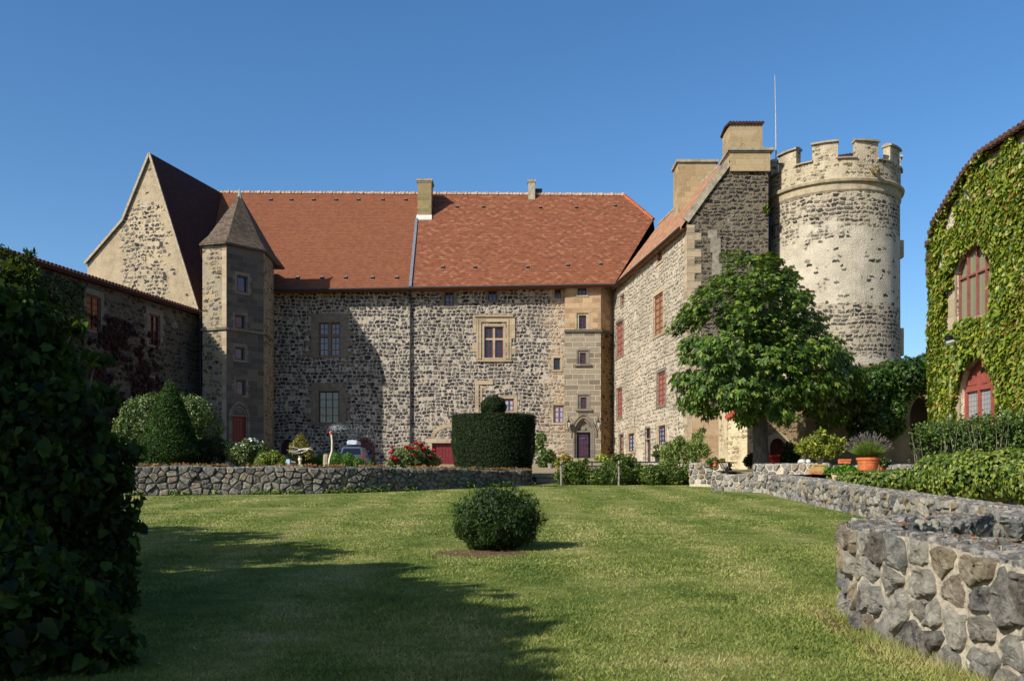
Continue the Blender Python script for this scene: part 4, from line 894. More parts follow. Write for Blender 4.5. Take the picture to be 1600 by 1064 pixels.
for k, lab, jo, nx_, nz_, su in (('A', 'tall faded red shuttered window on the first floor, nearest the stair tower', m_rose, 2, 5, .2), ('B', 'tall faded red window under the roof, upper right', m_rose, 2, 6, .25), ('C', 'small attic window under the sloping gutter', m_rose, 1, 2, .2),
                         ('E', 'red shuttered window low by the stair tower', m_rose, 2, 6, .12), ('F', 'red shuttered window in the middle of the wing', m_rose, 2, 6, .18), ('G', 'narrow dark doorway in the inner corner', m_purple, 1, 3, .12),
                         ('H', 'small ground floor window with a sandstone frame', m_purple, 2, 4, .3), ('J', 'white curtained ground floor window with purple bars', m_purple, 3, 4, .2), ('D', 'small attic window in the inner corner', m_rose, 1, 2, .1)):
    gl = MATS['curtained glass'] if k in 'JH' else (plain('louvred shutters', '#8c5a4c', .7) if k in 'AEF' else plain('amber glass', '#8b6f4e', .3, .6))
    window(rw, FW, RWn[k], sur=su, nx=nx_, nz=nz_, trim=m_trim if k in 'BCHJ' else m_trimg, joinery=jo, glass=gl, rec=.12, prot=.02, label=lab)
a, b, c, d = RWn['I']; mb = MB(); lbox(mb, FW, a - .12, a, c, d, -.02, .02); lbox(mb, FW, b, b + .12, c, d, -.02, .02); lbox(mb, FW, a, b, d, d + .12, -.02, .03); mb.build('doorway', m_trimg, rw)
door(rw, FW, (a, b, c, d - .75), m_purple, .16, 3, 'narrow purple door below a small fanlight'); window(rw, FW, (a, b, d - .68, d - .0), sur=0, nx=1, nz=2, joinery=m_purple, rec=.14, name='fanlight', label='fanlight above the narrow purple door')
# gable chimney with cornice and tiled top
m_ch = ashlar('sandstone chimney', ['#8a7759', '#a3906e', '#978160'], '#7d6c50', '#a39274', .7, .34, .014)
cx0, cx1 = 12.47, 14.75; mb = MB(); Yc = 54.82; mb.box((cx0, Yc, 18.0), (cx1, 57.1, 19.15)); mb.box((cx0 + .03, Yc + .1, 19.3), (cx1 - .42, 57.0, 20.72)); o = mb.build('chimney', m_ch, rw); o['label'] = 'massive two stage chimney on the front gable with a ragged tile top'
mb = MB(); mb.box((cx0 - .14, Yc - .16, 19.15), (cx1 + .2, 57.25, 19.3)); mb.box((cx0 - .05, Yc - .06, 19.05), (cx1 + .1, 57.16, 19.15)); mb.build('cornice', m_cap, o)
mb = MB()
for i in range(11): x = cx0 + .0 + i * .185; mb.tube([(x, Yc - .02, 20.76), (x, 56, 20.95 + .03 * (i % 2)), (x, 57.1, 20.76)], .1, 6)
mb.build('tile_cap', m_roofD, o)
a = px(1059, 254, 62); mb = MB(); mb.box((10.72, 62, 15.5), (13.2, 63.8, a.z)); o = mb.build('chimney', m_ch, rw); o['label'] = 'wide stone chimney further back on the roof'
mb = MB(); mb.box((10.6, 61.88, a.z), (13.32, 63.92, a.z + .17)); mb.build('cap', m_cap, o)
s_, z_ = FW.hit(1067, 620); lantern('wall_lantern', FW.P(FW.L - .1, z_, .02), FW.N, 'black iron lantern on the corner of the pale right wing beside the tree', 1.35)

# ---- round tower
TC = Vector((19.05, 57, 0)); TR = 3.72
rt = empty('round_tower', (TC.x, TC.y, 1.1), 'big round crenellated stone tower at the end of the right wing', 'tower')
mb = MB(); mb.lathe([(TR + .12, .3), (TR + .03, 5), (TR, 9), (TR - .02, 16.6)], TC, 96); mb.build('shaft', m_tower, rt)
mb = MB(); mb.lathe([(TR - .05, 16.35), (TR + .05, 16.5), (TR + .05, 16.85), (TR + .2, 16.92), (TR + .24, 17.05), (TR + .14, 17.14), (TR - .3, 17.2)], TC, 96)
mb.build('cornice', plain('cornice stone', '#978b72', .9, .1, 0, .15, 3), rt)
mb = MB(); ro, ri = TR + .02, TR - .42; z0, z1, z2 = 17.1, 18.2, 19.15
mb.lathe([(ri, z0), (ri, z1)], TC, 96); mb.lathe([(ro, z0), (ro, z1)], TC, 96); mb.lathe([(ro, z1), (ri, z1)], TC, 96)
phis = [R(-97 + 36 * k) for k in range(10)]
capm = MB()
for i, ph in enumerate(phis):
    c = -math.pi / 2 + ph; hw = R(10.6); a0, a1 = c - hw, c + hw
    mb.lathe([(ro, z1), (ro, z2)], TC, 6, a0, a1); mb.lathe([(ri, z2), (ri, z1)], TC, 6, a0, a1)
    for A in (a0, a1): p = lambda r_, z: (TC.x + r_ * math.cos(A), TC.y + r_ * math.sin(A), z); mb.face([p(ri, z1), p(ro, z1), p(ro, z2), p(ri, z2)])
    b0, b1 = a0 - R(.9), a1 + R(.9)
    def slab(q0, q1, za, zb2, r0, r1):
        capm = MB()
        capm.lathe([(r1, za), (r1, zb2), ((r0 + r1) / 2, zb2 + .1), (r0, zb2), (r0, za), (r1, za)], TC, 6, q0, q1)
        for A in (q0, q1): capm.face([(TC.x + r_ * math.cos(A), TC.y + r_ * math.sin(A), z) for r_, z in ((r1, za), (r1, zb2), ((r0 + r1) / 2, zb2 + .1), (r0, zb2), (r0, za))])
        capm.build('coping', m_cap, rt)
    slab(b0, b1, z2, z2 + .1, ri - .1, ro + .13); n_ = a1 + R(36 - 21.2); slab(a1 - R(.6), n_ + R(.6), z1, z1 + .08, ri - .06, ro + .12)
mb.build('parapet', m_parapet, rt)
mb = MB(); mb.lathe([(2.9, 17.3), (3.3, 17.2)], TC, 40); mb.lathe([(0, 17.3), (3.4, 17.28)], TC, 40); mb.build('platform', m_cap, rt)
mb = MB(); a = px(1312, 241, 58.6); b = px(1331, 241, 58.6); mb.box((a.x, 58.6, 17.3), (b.x + .1, 60, a.z - .15)); o = mb.build('stair_hood', m_parapet, rt); mb = MB()
for i in range(5): x = a.x + i * .2; mb.tube([(x, 58.5, a.z - .15 + i * .03), (x, 60.1, a.z + i * .03)], .1, 6)
mb.build('roof', m_roofD, o)
ga = -math.pi / 2 + R(17); d = Vector((math.cos(ga), math.sin(ga), 0)); p = TC + d * (TR - .1) + Vector((0, 0, 17.55)); mb = MB(); mb.tube([p, p + d * .5 + Vector((-.1, 0, -.12)), p + d * .95 + Vector((-.35, 0, -.36)), p + d * 1.2 + Vector((-.5, 0, -.52))], [.16, .15, .13, .09], 8, squash=1.3); mb.tube([p + d * .8 + Vector((-.25, 0, -.2)), p + d * 1.05 + Vector((-.42, 0, -.2)), p + d * 1.3 + Vector((-.55, 0, -.36))], [.12, .12, .05], 8)
mb.build('gargoyle', plain('lichened gargoyle', '#66593f', .95, .1, 0, .35, 7), rt)
s0 = TC + Vector((TR + .02, -.3, 0)); mb = MB()
for (z, h) in ((13.3, 1.0), (7.6, 1.6)): mb.box((TC.x + TR * .965 - .1, TC.y - 1.25, z), (TC.x + TR * .965 + .12, TC.y - .6, z + h))
mb.build('window_surround', m_trim, rt)
am = empty('antenna_mast', (15.95, 58, 17.3), 'tall thin white antenna mast standing behind the battlements', 'mast')
mb = MB(); mb.tube([(15.95, 58, 17.0), (15.95, 58, 20.3)], .045, 8); mb.build('lower_pole', m_iron, am); mb = MB(); mb.tube([(15.95, 58, 20.3), (15.93, 58, 22.5)], [.035, .032], 8); mb.tube([(15.93, 58, 22.5), (15.88, 58, 24.85)], [.024, .018], 8); mb.build('upper_pole', plain('grey white mast paint', '#a39f9a', .6), am)
# ---- link wall between wing and tower foot, lean-to, ivy house, gallery
FK = Fr((11.8, 50.2), (21, 49.0)); lk = empty('courtyard_wall', (15, 49.8, 1.0), 'brown rubble wall with an arched red door behind the big tree', 'wall')
r0 = FK.rect(1203, 684, 1226, 726); mb = MB(); wall_holes(mb, FK, 0, FK.L, .2, 4.6, [r0], .5); arch_fill(mb, FK, r0[0], r0[1], r0[3] - .5, r0[3], .48, -.5, 0); lbox(mb, FK, 0, FK.L, .2, 4.59, -.8, -.5, True); lbox(mb, FK, 0, FK.L, 4.6, 4.75, -.85, .08, True); mb.build('wall', masonry('brown rubble', ['#2f2a26', '#54483a', '#786549', '#8f7a58'], '#8d7754', .4, .26, .13, .3), lk)
mb = MB(); arch_ring(mb, FK, r0[0], r0[1], r0[2], r0[3] - .5, .48, .3, 0, .04); mb.build('arch', m_trim, lk); door(lk, FK, r0, plain('dark red arched door', '#4d1211', .5), .3, 5, 'dark red door in a round stone arch', rail=False)
wpi = FK.rect(1222, 660, 1243, 708)
ln = empty('lean_to', (12.3, 47, .9), 'small cream stone outbuilding with a sloping red tile edge left of the tree trunk', 'outbuilding')
a = px(1140, 0, 47).x; b = px(1166, 0, 46.6).x; c = px(1186, 0, 48).x
PL = [(a, 49.5), (a, 47.3), (b, 46.4), (c, 47.4), (c, 50)]; ztops = [4.1, 3.35, 3.75, 4.0, 4.4]
mb = MB(); mb.hexa(PL, .3, ztops); mb.build('wall', masonry('cream rendered rubble', ['#6d6353', '#8f8064', '#a8967a'], '#c8b892', .4, .25, .12, .3, plaster=lambda t, s, n: t.step(n, .4, .5), pl_col='#cdbd98'), ln)
mb = MB()
for k in range(9): f_ = k / 8; p = Vector((PL[1][0], PL[1][1], ztops[1])).lerp(Vector((PL[2][0], PL[2][1], ztops[2])), f_); mb.tube([p + Vector((-.12 , -.15, .04)), p + Vector((.35, 1.9, .35))], .09, 6)
mb.build('roof', plain('red canal tiles', '#a04a30', .8, .2, 0, .25, 8), ln)

iv = empty('ivy_clad_house', (11.9, 23, .4), 'tall house at the right edge covered in Virginia creeper, with red framed arched openings', 'building')
VX = 720; wd = Vector(((VX - 800) / F, 1, 0)).normalized(); Ni = Vector((11.62, 26.35, 0)); FI = Fr((Ni.x, Ni.y), tuple((Ni - wd * 14)[:2]))
IW = FI.rect(1494.5, 382, 1551, 496); ID = FI.rect(1500, 558, 1562, 662)
def izt(s):   # wall top along the face: steep verge at the far end, then the long eave
    return np.interp(s, [0, .25, 1.9, 2.6, 14], [6.6, 7.05, 7.95, 8.15, 8.15])
mb = MB(); segs = [0, .25, 1.0, 1.9, 2.6, 14]; wall_holes(mb, FI, 0, 14, .0, 6.7, [IW, ID], .38)
a, b, c, d = IW; arch_fill(mb, FI, a, b, d - .55, d, .55, -.38, 0); a, b, c, d = ID; arch_fill(mb, FI, a, b, d - .8, d, .8, -.45, 0)
for s0, s1 in zip(segs[:-1], segs[1:]): mb.face([FI.P(s0, 6.7), FI.P(s1, 6.7), FI.P(s1, izt(s1)), FI.P(s0, izt(s0))])
kk = FI.N * -7; mb.face([FI.P(0, 0) + kk, FI.P(0, 0), FI.P(0, izt(0)), FI.P(0, izt(0)) + kk]); mb.face([FI.P(14, 0), FI.P(14, 0) + kk, FI.P(14, 8.3) + kk, FI.P(14, 8.3)])
m_ivw = masonry('white rubble house wall', ['#8a8170', '#a89b82', '#5e574d', '#b3a78d'], '#c9bea4', .4, .26, .13, .3, plaster=lambda t, s, n: t.step(n, .42, .52), pl_col='#cfc4aa')
mb.build('wall', m_ivw, iv)
mb = MB(); 
for s0, s1 in zip(segs[:-1], segs[1:]):
    A, B = FI.P(s0, izt(s0) + .03, .18), FI.P(s1, izt(s1) + .03, .18); A2, B2 = FI.P(s0, izt(s0) + 1.9 * min(1, s0 / 2 + .3), -5), FI.P(s1, izt(s1) + 1.9 * min(1, s1 / 2 + .3), -5)
    mb.face([A, B, B2, A2]); mb.face([A - Vector((0, 0, .06)), B - Vector((0, 0, .06)), B2 - Vector((0, 0, .06)), A2 - Vector((0, 0, .06))])
s = 0
while s < 14:
    if s < 2.4: mb.tube([FI.P(s, izt(s) + .06, .28), FI.P(s + .1, izt(s) + .16, -.3)], .075, 6); s += .14
    else: mb.tube([FI.P(s, izt(s) + .08, .3), FI.P(s, izt(s) + .3, -.7)], .06, 6); s += .19
for z in (6.3, 5.9): mb.tube([FI.P(-.12, z, .2), FI.P(.15, z + .12, -.2)], .09, 6)
mb.build('roof', plain('weathered canal tiles', '#5a4238', .9, .1, 0, .3, 7), iv)
mb = MB(); lbox(mb, FI, 2.6, 14, 7.78, 7.84, 0, .1); mb.build('ledge', m_cap, iv)
# upper arched window
a, b, c, d = IW; mb = MB(); lbox(mb, FI, a - .34, a, c - .1, d - .4, -.02, .05); lbox(mb, FI, b, b + .1, c, d - .5, -.02, .04); lbox(mb, FI, a - .3, b + .1, c - .14, c, -.05, .06); w = mb.build('window', m_trim, iv); w['label'] = 'large arched studio window with red glazing bars'
mb = MB(); n0, n1 = -.12, -.06
for i in range(5): x = a + (b - a) * i / 4; mz = d - .02 - .5 * abs(2 * i / 4 - 1) ** 2; lbox(mb, FI, x - .022, x + .022, c, mz, n0, n1)
for z in (c + .03, c + (d - c) * .62): lbox(mb, FI, a, b, z - .025, z + .025, n0, n1 - .01)
ar = arch_pts(a + .03, b - .03, d - .55, .52)
for p, q in zip(ar[:-1], ar[1:]): mb.bar(FI.P(p[0], p[1], -.09), FI.P(q[0], q[1], -.09), .06, .06)
mb.build('frame', m_rose, w); mb = MB(); mb.face([FI.P(a, c, -.13), FI.P(b, c, -.13), FI.P(b, d, -.13), FI.P(a, d, -.13)]); mb.build('pane', glassmat('studio glass', '#77785f', .12), w)
# lower door with leaded side panels
a, b, c, d = ID; zt_ = d - .74; mb = MB(); lbox(mb, FI, a - .2, a, c, d - .7, -.02, .04); lbox(mb, FI, b, b + .25, c, d - .7, -.02, .04); w = mb.build('doorway', m_trim, iv); w['label'] = 'arched doorway with faded red joinery and leaded glass'
mb = MB(); n0, n1 = -.2, -.12; lbox(mb, FI, a, b, zt_, d, -.22, -.16); lbox(mb, FI, a, b, zt_ - .06, zt_ + .06, n0, n1)
for x in (a, a + (b - a) * .34, a + (b - a) * .67, b - .09): lbox(mb, FI, x, x + .09, c, zt_ - .06, n0, n1)
lbox(mb, FI, a + .09, b - .09, c, c + .1, n0, n1 - .01)
for i in (.17, .5, .83): x = a + (b - a) * i; lbox(mb, FI, x - .2, x + .2, zt_ + .1, min(d - .12, zt_ + .36), -.16, -.145)
mb.build('frame', plain('faded coral joinery', '#8a4438', .7), w)
t = NT('leaded glass'); s = t.sep(t.uv()); vo = t.n('ShaderNodeTexVoronoi', voronoi_dimensions='2D', feature='DISTANCE_TO_EDGE'); vo.inputs['Scale'].default_value = 8; vo.inputs['Randomness'].default_value = .15; t.l(t.uv(), vo.inputs['Vector'])
m_lg = t.fin(t.mix(t.step(vo.outputs[0], .02, .06), '#3c3a3a', '#8b8d8b'), .25, .6)
mb = MB(); mb.face([FI.P(a, c, -.19), FI.P(b, c, -.19), FI.P(b, zt_, -.19), FI.P(a, zt_, -.19)]); mb.build('pane', m_lg, w)
mb = MB(); p = FI.P((a + b) / 2, d - .55, -.155); pts = [FI.P((a + b) / 2 + .2 * math.cos(k), d - .45 + .24 * math.sin(k), -.154) for k in np.linspace(0, 2 * math.pi, 15)[:-1]]; mb.face(pts); mb.build('pane', glassmat('oval glass', '#4b453e', .1), w)
# ivy itself: leaves over the wall
LV_IVY = leafmat('creeper leaves', ['#31430f', '#506618', '#6f8022', '#8e9430', '#7d5a2c'], .3, .45, .4, .35)
def wall_ivy(name, fr, s0, s1, z0, ztf, n, size, holes, mat, label, cat, seed, thick=.22, ragged=.3, skip=None, parent=None):
    r = np.random.default_rng(seed); S = s0 + (s1 - s0) * r.random(n); Z = z0 + r.random(n) * (max(ztf(s0), ztf(s1), ztf((s0 + s1) / 2)) - z0)
    rg = ragged * np.array([mnoise.noise(Vector((a * 1.3, b * 1.3, seed))) for a, b in zip(S, Z)])
    k = Z < np.array([ztf(a) for a in S]) + rg - .05
    for h in holes:
        m = (S > h[0] - .02 + rg * .5) & (S < h[1] + rg * .6) & (Z > h[2] - .02 + rg * .3) & (Z < h[3] - (h[4] if len(h) > 4 else 0) * ((S - (h[0] + h[1]) / 2) / ((h[1] - h[0]) / 2)) ** 2 + rg * .6); k &= ~m
    if skip is not None: k &= ~skip(S, Z, r)
    S, Z, rg = S[k], Z[k], rg[k]; bulge = thick * (.55 + .9 * np.array([mnoise.noise(Vector((a * .8, b * .8, seed + 9))) for a, b in zip(S, Z)]))
    D = .03 + np.maximum(.05, bulge) * r.random(len(S)) ** .6
    T, N, O = np.array(fr.T), np.array(fr.N), np.array(fr.o); P = O + S[:, None] * T + D[:, None] * N + np.stack([0 * Z, 0 * Z, Z], 1)
    Nn = np.tile(N + np.array([0, 0, .35]), (len(P), 1)); o = mesh_leaves(name, [leaf_arr(P, Nn, size, r, .95, 1.0, .42, .12, 8)], mat, parent)
    if not parent: meta(o, label, cat)
    return o
def bald(S, Z, r): return ((np.abs(S - .95) < .28) & (np.abs(Z - 7.2) < .35)) | ((np.abs(S - .5) < .25) & (np.abs(Z - 6.05) < .2)) | ((Z > 7.86) & (S > 4.0)) | ((np.abs(S - 1.6) < .4) & (Z > 7.3) & (r.random(len(S)) < .85))
ic = empty('virginia_creeper', (11.4, 23, .4), 'dense green Virginia creeper covering the wall of the house at the right edge', 'climbing plant')
wall_ivy('foliage', FI, -.1, 13, .3, lambda s: float(izt(s)) + .02, 80000, .11, [list(IW) + [.45], (IW[0] - .36, IW[0] + .05, IW[2] - .1, IW[3] - .9), list(ID) + [.75]], LV_IVY, '', '', 5, skip=bald, parent=ic)
r = np.random.default_rng(77); n = 5200; S = -.1 + 3.1 * r.random(n); Zt = np.array([izt(max(0, a)) for a in S]); keep = r.random(n) < np.clip((3.0 - S) / .8, 0, 1); D = -.3 + .5 * r.random(n); Z = Zt + .02 + .2 * r.random(n) - np.clip(D, 0, 1) * .25
keep &= ~((S > .75) & (S < 1.15) & (r.random(n) < .8)); S, Z, D = S[keep], Z[keep], D[keep]; P = np.array(FI.o) + S[:, None] * np.array(FI.T) + D[:, None] * np.array(FI.N) + np.stack([0 * Z, 0 * Z, Z], 1)
mesh_leaves('foliage', [leaf_arr(P, np.tile(np.array(FI.N) + np.array([0, -.2, .8]), (len(P), 1)), .12, r, .9, .8, .6, .12, 8)], LV_IVY, ic)
# fringe past the corner
r = np.random.default_rng(3); n = 2200; Z = .6 + 6.3 * r.random(n); D = r.random(n); O = np.array(FI.P(0, 0)); P = O + np.stack([0 * Z, 0 * Z, Z], 1) + np.array(FI.N) * (.02 + .12 * D[:, None]) - np.array(FI.T) * (.12 * r.random(n) * (1 + np.sin(Z * 2.3)))[:, None]
mesh_leaves('foliage', [leaf_arr(P, np.tile(np.array(FI.N - FI.T), (n, 1)), .125, r, .95, 1, .5, .12, 8)], LV_IVY, ic)
for (s0, z0, z1) in ((ID[0] - .3, .3, 3.0), (ID[0] - .42, .3, 2.2), (ID[1] + .2, .3, 2.4)): mb = MB(); mb.tube([FI.P(s0, z0, .08), FI.P(s0 + .06, (z0 + z1) / 2, .12), FI.P(s0 - .03, z1, .08)], [.04, .035, .02], 6); mb.build('stem', bark('pale bark', '#8a8276', '#b3aa9b'), ic)
sp = empty('floodlight', FI.P(*FI.hit(1513, 530)), 'small black and white twin floodlight fixed amid the creeper above the red door', 'floodlight'); s_, z_ = FI.hit(1513, 530); mb = MB()
mb.tube([FI.P(s_, z_, 0), FI.P(s_, z_, .42)], .025, 6); mb.build('bracket', m_iron, sp); mb = MB(); mb.tube([FI.P(s_ - .1, z_ + .07, .4), FI.P(s_ - .02, z_ + .02, .55)], [.06, .09], 8); mb.build('lamp_head', m_iron, sp); mb = MB(); mb.tube([FI.P(s_ + .08, z_ - .06, .42), FI.P(s_ + .04, z_ - .12, .6)], [.035, .055], 8); mb.build('lamp_head', plain('grey white lamp', '#9a9a98', .6), sp)

# gallery behind, under a mass of ivy
gl = empty('garden_gallery', (17, 40, 1.0), 'shaded garden gallery with a plastered arch under a canopy of creeper', 'gallery'); FG = Fr((12.6, 41.2), (24, 39.0))
r1_ = FG.rect(1422, 618, 1462, 703); r2_ = FG.rect(1352, 625, 1385, 703)
mb = MB(); wall_holes(mb, FG, 0, FG.L, .3, 5.0, [r1_, r2_], 1.0); a, b, c, d = r1_; arch_fill(mb, FG, a, b, d - .9, d, .88, -1.0, 0); a, b, c, d = r2_; arch_fill(mb, FG, a, b, d - .7, d, .68, -1.0, 0); lbox(mb, FG, 0, FG.L, .3, 5, -3.6, -3.4, True); lbox(mb, FG, 0, FG.L, 5.0, 5.15, -3.6, .1, True)
mb.build('wall', plain('ochre gallery plaster', '#7d6f55', .95, .1, 0, .2, 1.2), gl)
LV_DK = leafmat('dark canopy leaves', ['#14220a', '#22360e', '#334f16', '#4a6a20'], .25, .5, .3, .4)
cc = empty('creeper_canopy', (16, 40, 4.5), 'rounded mass of green creeper spilling over the shaded gallery beside the tower', 'climbing plant')
lob = []
for x, y, rr in ((1345, 600, 24), (1368, 596, 26), (1395, 590, 28), (1422, 584, 26), (1450, 578, 26), (1478, 575, 26), (1360, 625, 24), (1385, 622, 24), (1330, 625, 24), (1345, 650, 22), (1375, 655, 20), (1398, 640, 18), (1408, 612, 20), (1390, 672, 14), (1440, 600, 16), (1350, 680, 20), (1365, 695, 16), (1385, 650, 20), (1340, 665, 16), (1400, 665, 14)):
    p = px(x, y, 38.8 + random.uniform(-.5, .5)); lob.append((p.x, p.y, p.z, rr * 38.8 / F))
P_, d_ = lobe_pts(lob, 15000, np.random.default_rng(8), .25); mesh_leaves('foliage', [leaf_arr(P_, d_, .16, np.random.default_rng(9), .7, .7, .5)], LV_DK, cc); mb = MB(); core_mesh(mb, lob, .72); mb.build('twigs', m_core, cc)

# ================================================================== GARDEN WALLS AND BEDS
lz = lambda p: lawn_h(p.x, p.y)
RW = [(-16, 31.5), (-12.7, 32.2), (-10, 33.0), (-7.5, 33.4), (-5.6, 34.4), (-3.8, 36.1), (-2.2, 37.9), (-.6, 39.8), (.85, 41.2)]
bedz = .70
stone_wall('bed_retaining_wall', RW, lambda p: lawn_h(0, p.y) - .02, lambda p: bedz - .02 + .03 * math.sin(p.x * 2.1), .45, .32, .21, .008, .06, 'long curving dark basalt retaining wall of the flower bed across the lawn', 11, mort=m_mortd, stone=m_stoned)
stone_wall('border_wall', [(8.9, 33.2), (8.55, 28), (8.35, 24), (8.15, 19), (8.0, 15), (7.6, 12.2)], lambda p: lawn_h(0, p.y) - .05, lambda p: float(np.interp(p.y, [12, 15, 24, 28, 33], [-.42, -.38, -.0, .22, .40])), .55, .3, .2, .02, .06, 'long low wall of grey basalt stones along the right edge of the lawn', 12, inner=False)
m_ring_zb = lambda p: lawn_h(0, p.y) - .03
RG = [(4.0, 3.2), (3.52, 5.0), (3.28, 6.5), (3.13, 7.7), (3.12, 8.7), (3.35, 9.7), (4.0, 10.5), (4.8, 11.0), (5.9, 11.5), (7.4, 12.0), (9.5, 12.4)][::-1]
stone_wall('round_garden_wall', RG, m_ring_zb, lambda p: float(np.interp(p.y, [3.2, 5.9, 6.9, 9, 10.5, 12.4], [-.72, -.55, -.43, -.37, -.35, -.33])) + .02 * math.sin(p.x * 5 + p.y * 3), 4.0 * .1, .33, .21, .026, .065, 'rounded wall of large rough grey stones in pale mortar, right foreground', 13, fine=True, inner=True)
# small walls and piers by the terrace
tz = lambda p: ter_h(0, p.y)
stone_wall('terrace_wall', [(7.5, 36.2), (8.4, 35.2), (9.05, 33.9)], lambda p: lawn_h(0, p.y) - .05, lambda p: .45 + .02 * math.sin(p.x * 9), .5, .32, .24, .02, .05, 'short mossy cream and grey wall with a taller stone beside the hedge', 14)
stone_wall('rear_terrace_wall', [(9.2, 36.6), (11.6, 35.2)], lambda p: .1, lambda p: .86, .4, .3, .22, .02, .05, 'pale grey stone wall right behind the tree trunk', 15)
stone_wall('step_wall', [(7.4, 40.0), (8.8, 39.2)], lambda p: .1, lambda p: .98, .45, .3, .24, .02, .05, 'low grey wall carrying flower pots left of the tree', 16)
stone_wall('dark_trough_wall', [(11.9, 35.6), (14.2, 34.0)], lambda p: .1, lambda p: .78, .4, .26, .2, .015, .04, 'dark stone ledge behind the big lavender pot', 17)
# bed soil, terrace ground (structure)
def sheet(name, poly, zf, mat, sub=14):
    xs = [p[0] for p in poly]; ys = [p[1] for p in poly]; mb = MB()
    bm = bmesh.new(); vs = [bm.verts.new((p[0], p[1], 0)) for p in poly]; bm.faces.new(vs); bmesh.ops.triangulate(bm, faces=bm.faces[:]); bmesh.ops.subdivide_edges(bm, edges=bm.edges[:], cuts=sub, use_grid_fill=True)
    for v in bm.verts: v.co.z = zf(v.co.x, v.co.y) + .03 * mnoise.noise(Vector((v.co.x * 1.5, v.co.y * 1.5, 0)))
    for f in bm.faces: mb.face([v.co.copy() for v in (f.verts if f.normal.z > 0 else reversed(f.verts))])
    bm.free(); return meta(mb.build(name, mat, smooth=True), kind='structure')
RWi = [(p.x, p.y) for p in [Path(RW, 2).at(q, -.35) for q in np.linspace(0, Path(RW, 2).L, 18)]]
sheet('flower_bed', RWi + [(.6, 42.8), (-.5, 46), (-4, 48), (-14, 47), (-24, 46), (-24, 33)], lambda x, y: bedz - .06 + .015 * max(0, y - 40), plain('dry bed soil', '#5d4a33', 1, .05, 0, .3, 3), 8)
TE = [(8.2, 12.6), (8.35, 15), (8.6, 19), (8.8, 24), (9.0, 28), (9.3, 33.2), (9.2, 36.8), (8.2, 40), (8, 45), (9.5, 54), (30, 54), (30, 12.6)]
sheet('terrace', TE, lambda x, y: ter_h(x, y), plain('terrace gravel', '#8f8266', 1, .05, 0, .2, 5), 10)
sheet('courtyard', [(-30, 47.5), (-4, 47.5), (1.1, 44.3), (8, 44.6), (10, 54), (9.5, 72), (-32, 72)], lambda x, y: court_h(x, y) + .02, plain('courtyard gravel', '#8b7d63', 1, .05, 0, .15, 6), 10)
sb = empty('stone_bench', (1.6, 43.2, .1), 'pale stone slab step between the flower bed wall and the hedge', 'step'); mb = MB()
mb.box((1.0, 43.0, .42), (3.0, 43.9, .6)); mb.build('slab', m_cap, sb); mb = MB(); mb.box((1.1, 43.1, .0), (2.9, 43.8, .42)); mb.build('riser', plain('pale riser stone', '#8c8574', .95, .1), sb)
p = px(845, 767, 38.6); mb = MB(); v = [(1.35 + .8 * math.cos(k) * random.uniform(.8, 1.1), 40.5 + .45 * math.sin(k) * random.uniform(.8, 1.1), lawn_h(0, 40.5) + .012) for k in np.linspace(0, 6.283, 17)[:-1]]; mb.face(v)
sp_ = mb.build('soil_patch', m_soil); meta(sp_, kind='structure')

# weeds along the foot and the red sedum along the top of the bed wall
PR = Path(RW, 2); r = np.random.default_rng(4)
def along(n, off0, off1, zf, q0=0, q1=1):
    q = (q0 + (q1 - q0) * r.random(n)) * PR.L; P = []
    for a in q: v = PR.at(a, r.uniform(off0, off1)); P.append((v.x, v.y, zf(v) ))
    return np.array(P)
LV_WEED = leafmat('weed leaves', ['#2f4a14', '#4f6e1f', '#7a8f35'], .2)
LV_SED = leafmat('sedum', ['#6b2c1b', '#96502c', '#7a6a35', '#5a6a2a'], .1)
P1 = along(2600, .0, .22, lambda v: lawn_h(0, v.y) + abs(r.normal()) * .09); k = np.array([mnoise.noise(Vector((a[0] * 1.1, a[1] * 1.1, 2))) > -.05 for a in P1]); P1 = P1[k]
meta(mesh_leaves('wall_foot_weeds', [leaf_arr(P1, np.tile([0, -.3, 1.], (len(P1), 1)), .1, r, .5, -.3, .6)], LV_WEED), 'low green weeds growing along the foot of the curving bed wall', 'weeds', kind='stuff')
P1 = along(5200, -.5, .02, lambda v: bedz + .01 + abs(r.normal()) * .03); k = np.array([mnoise.noise(Vector((a[0] * 1.3, a[1] * 1.3, 6))) > -.1 for a in P1]); P1 = P1[k]
meta(mesh_leaves('sedum', [leaf_arr(P1, np.tile([0, -.3, 1.], (len(P1), 1)), .07, r, .5, -.3, .8)], LV_SED), 'rusty red sedum and dry weeds growing on top of the curving bed wall', 'ground cover', kind='stuff')

# ================================================================== PLANTS
LV_YEW = leafmat('yew needles', ['#10190a', '#1b2b0f', '#2b4014', '#3d5519'], .1, .55, .25, .45)
LV_YEWD = leafmat('dark yew needles', ['#0c140a', '#15220d', '#203012', '#31451a'], .08, .6, .2, .45)
LV_SHR = leafmat('shrub leaves', ['#1c2b12', '#304518', '#4e6526', '#7d8f52'], .2, .45, .4, .4)
LV_BOX = leafmat('hedge leaves', ['#1d2d0e', '#33491a', '#4d6524', '#71823a'], .25, .5, .3, .4)
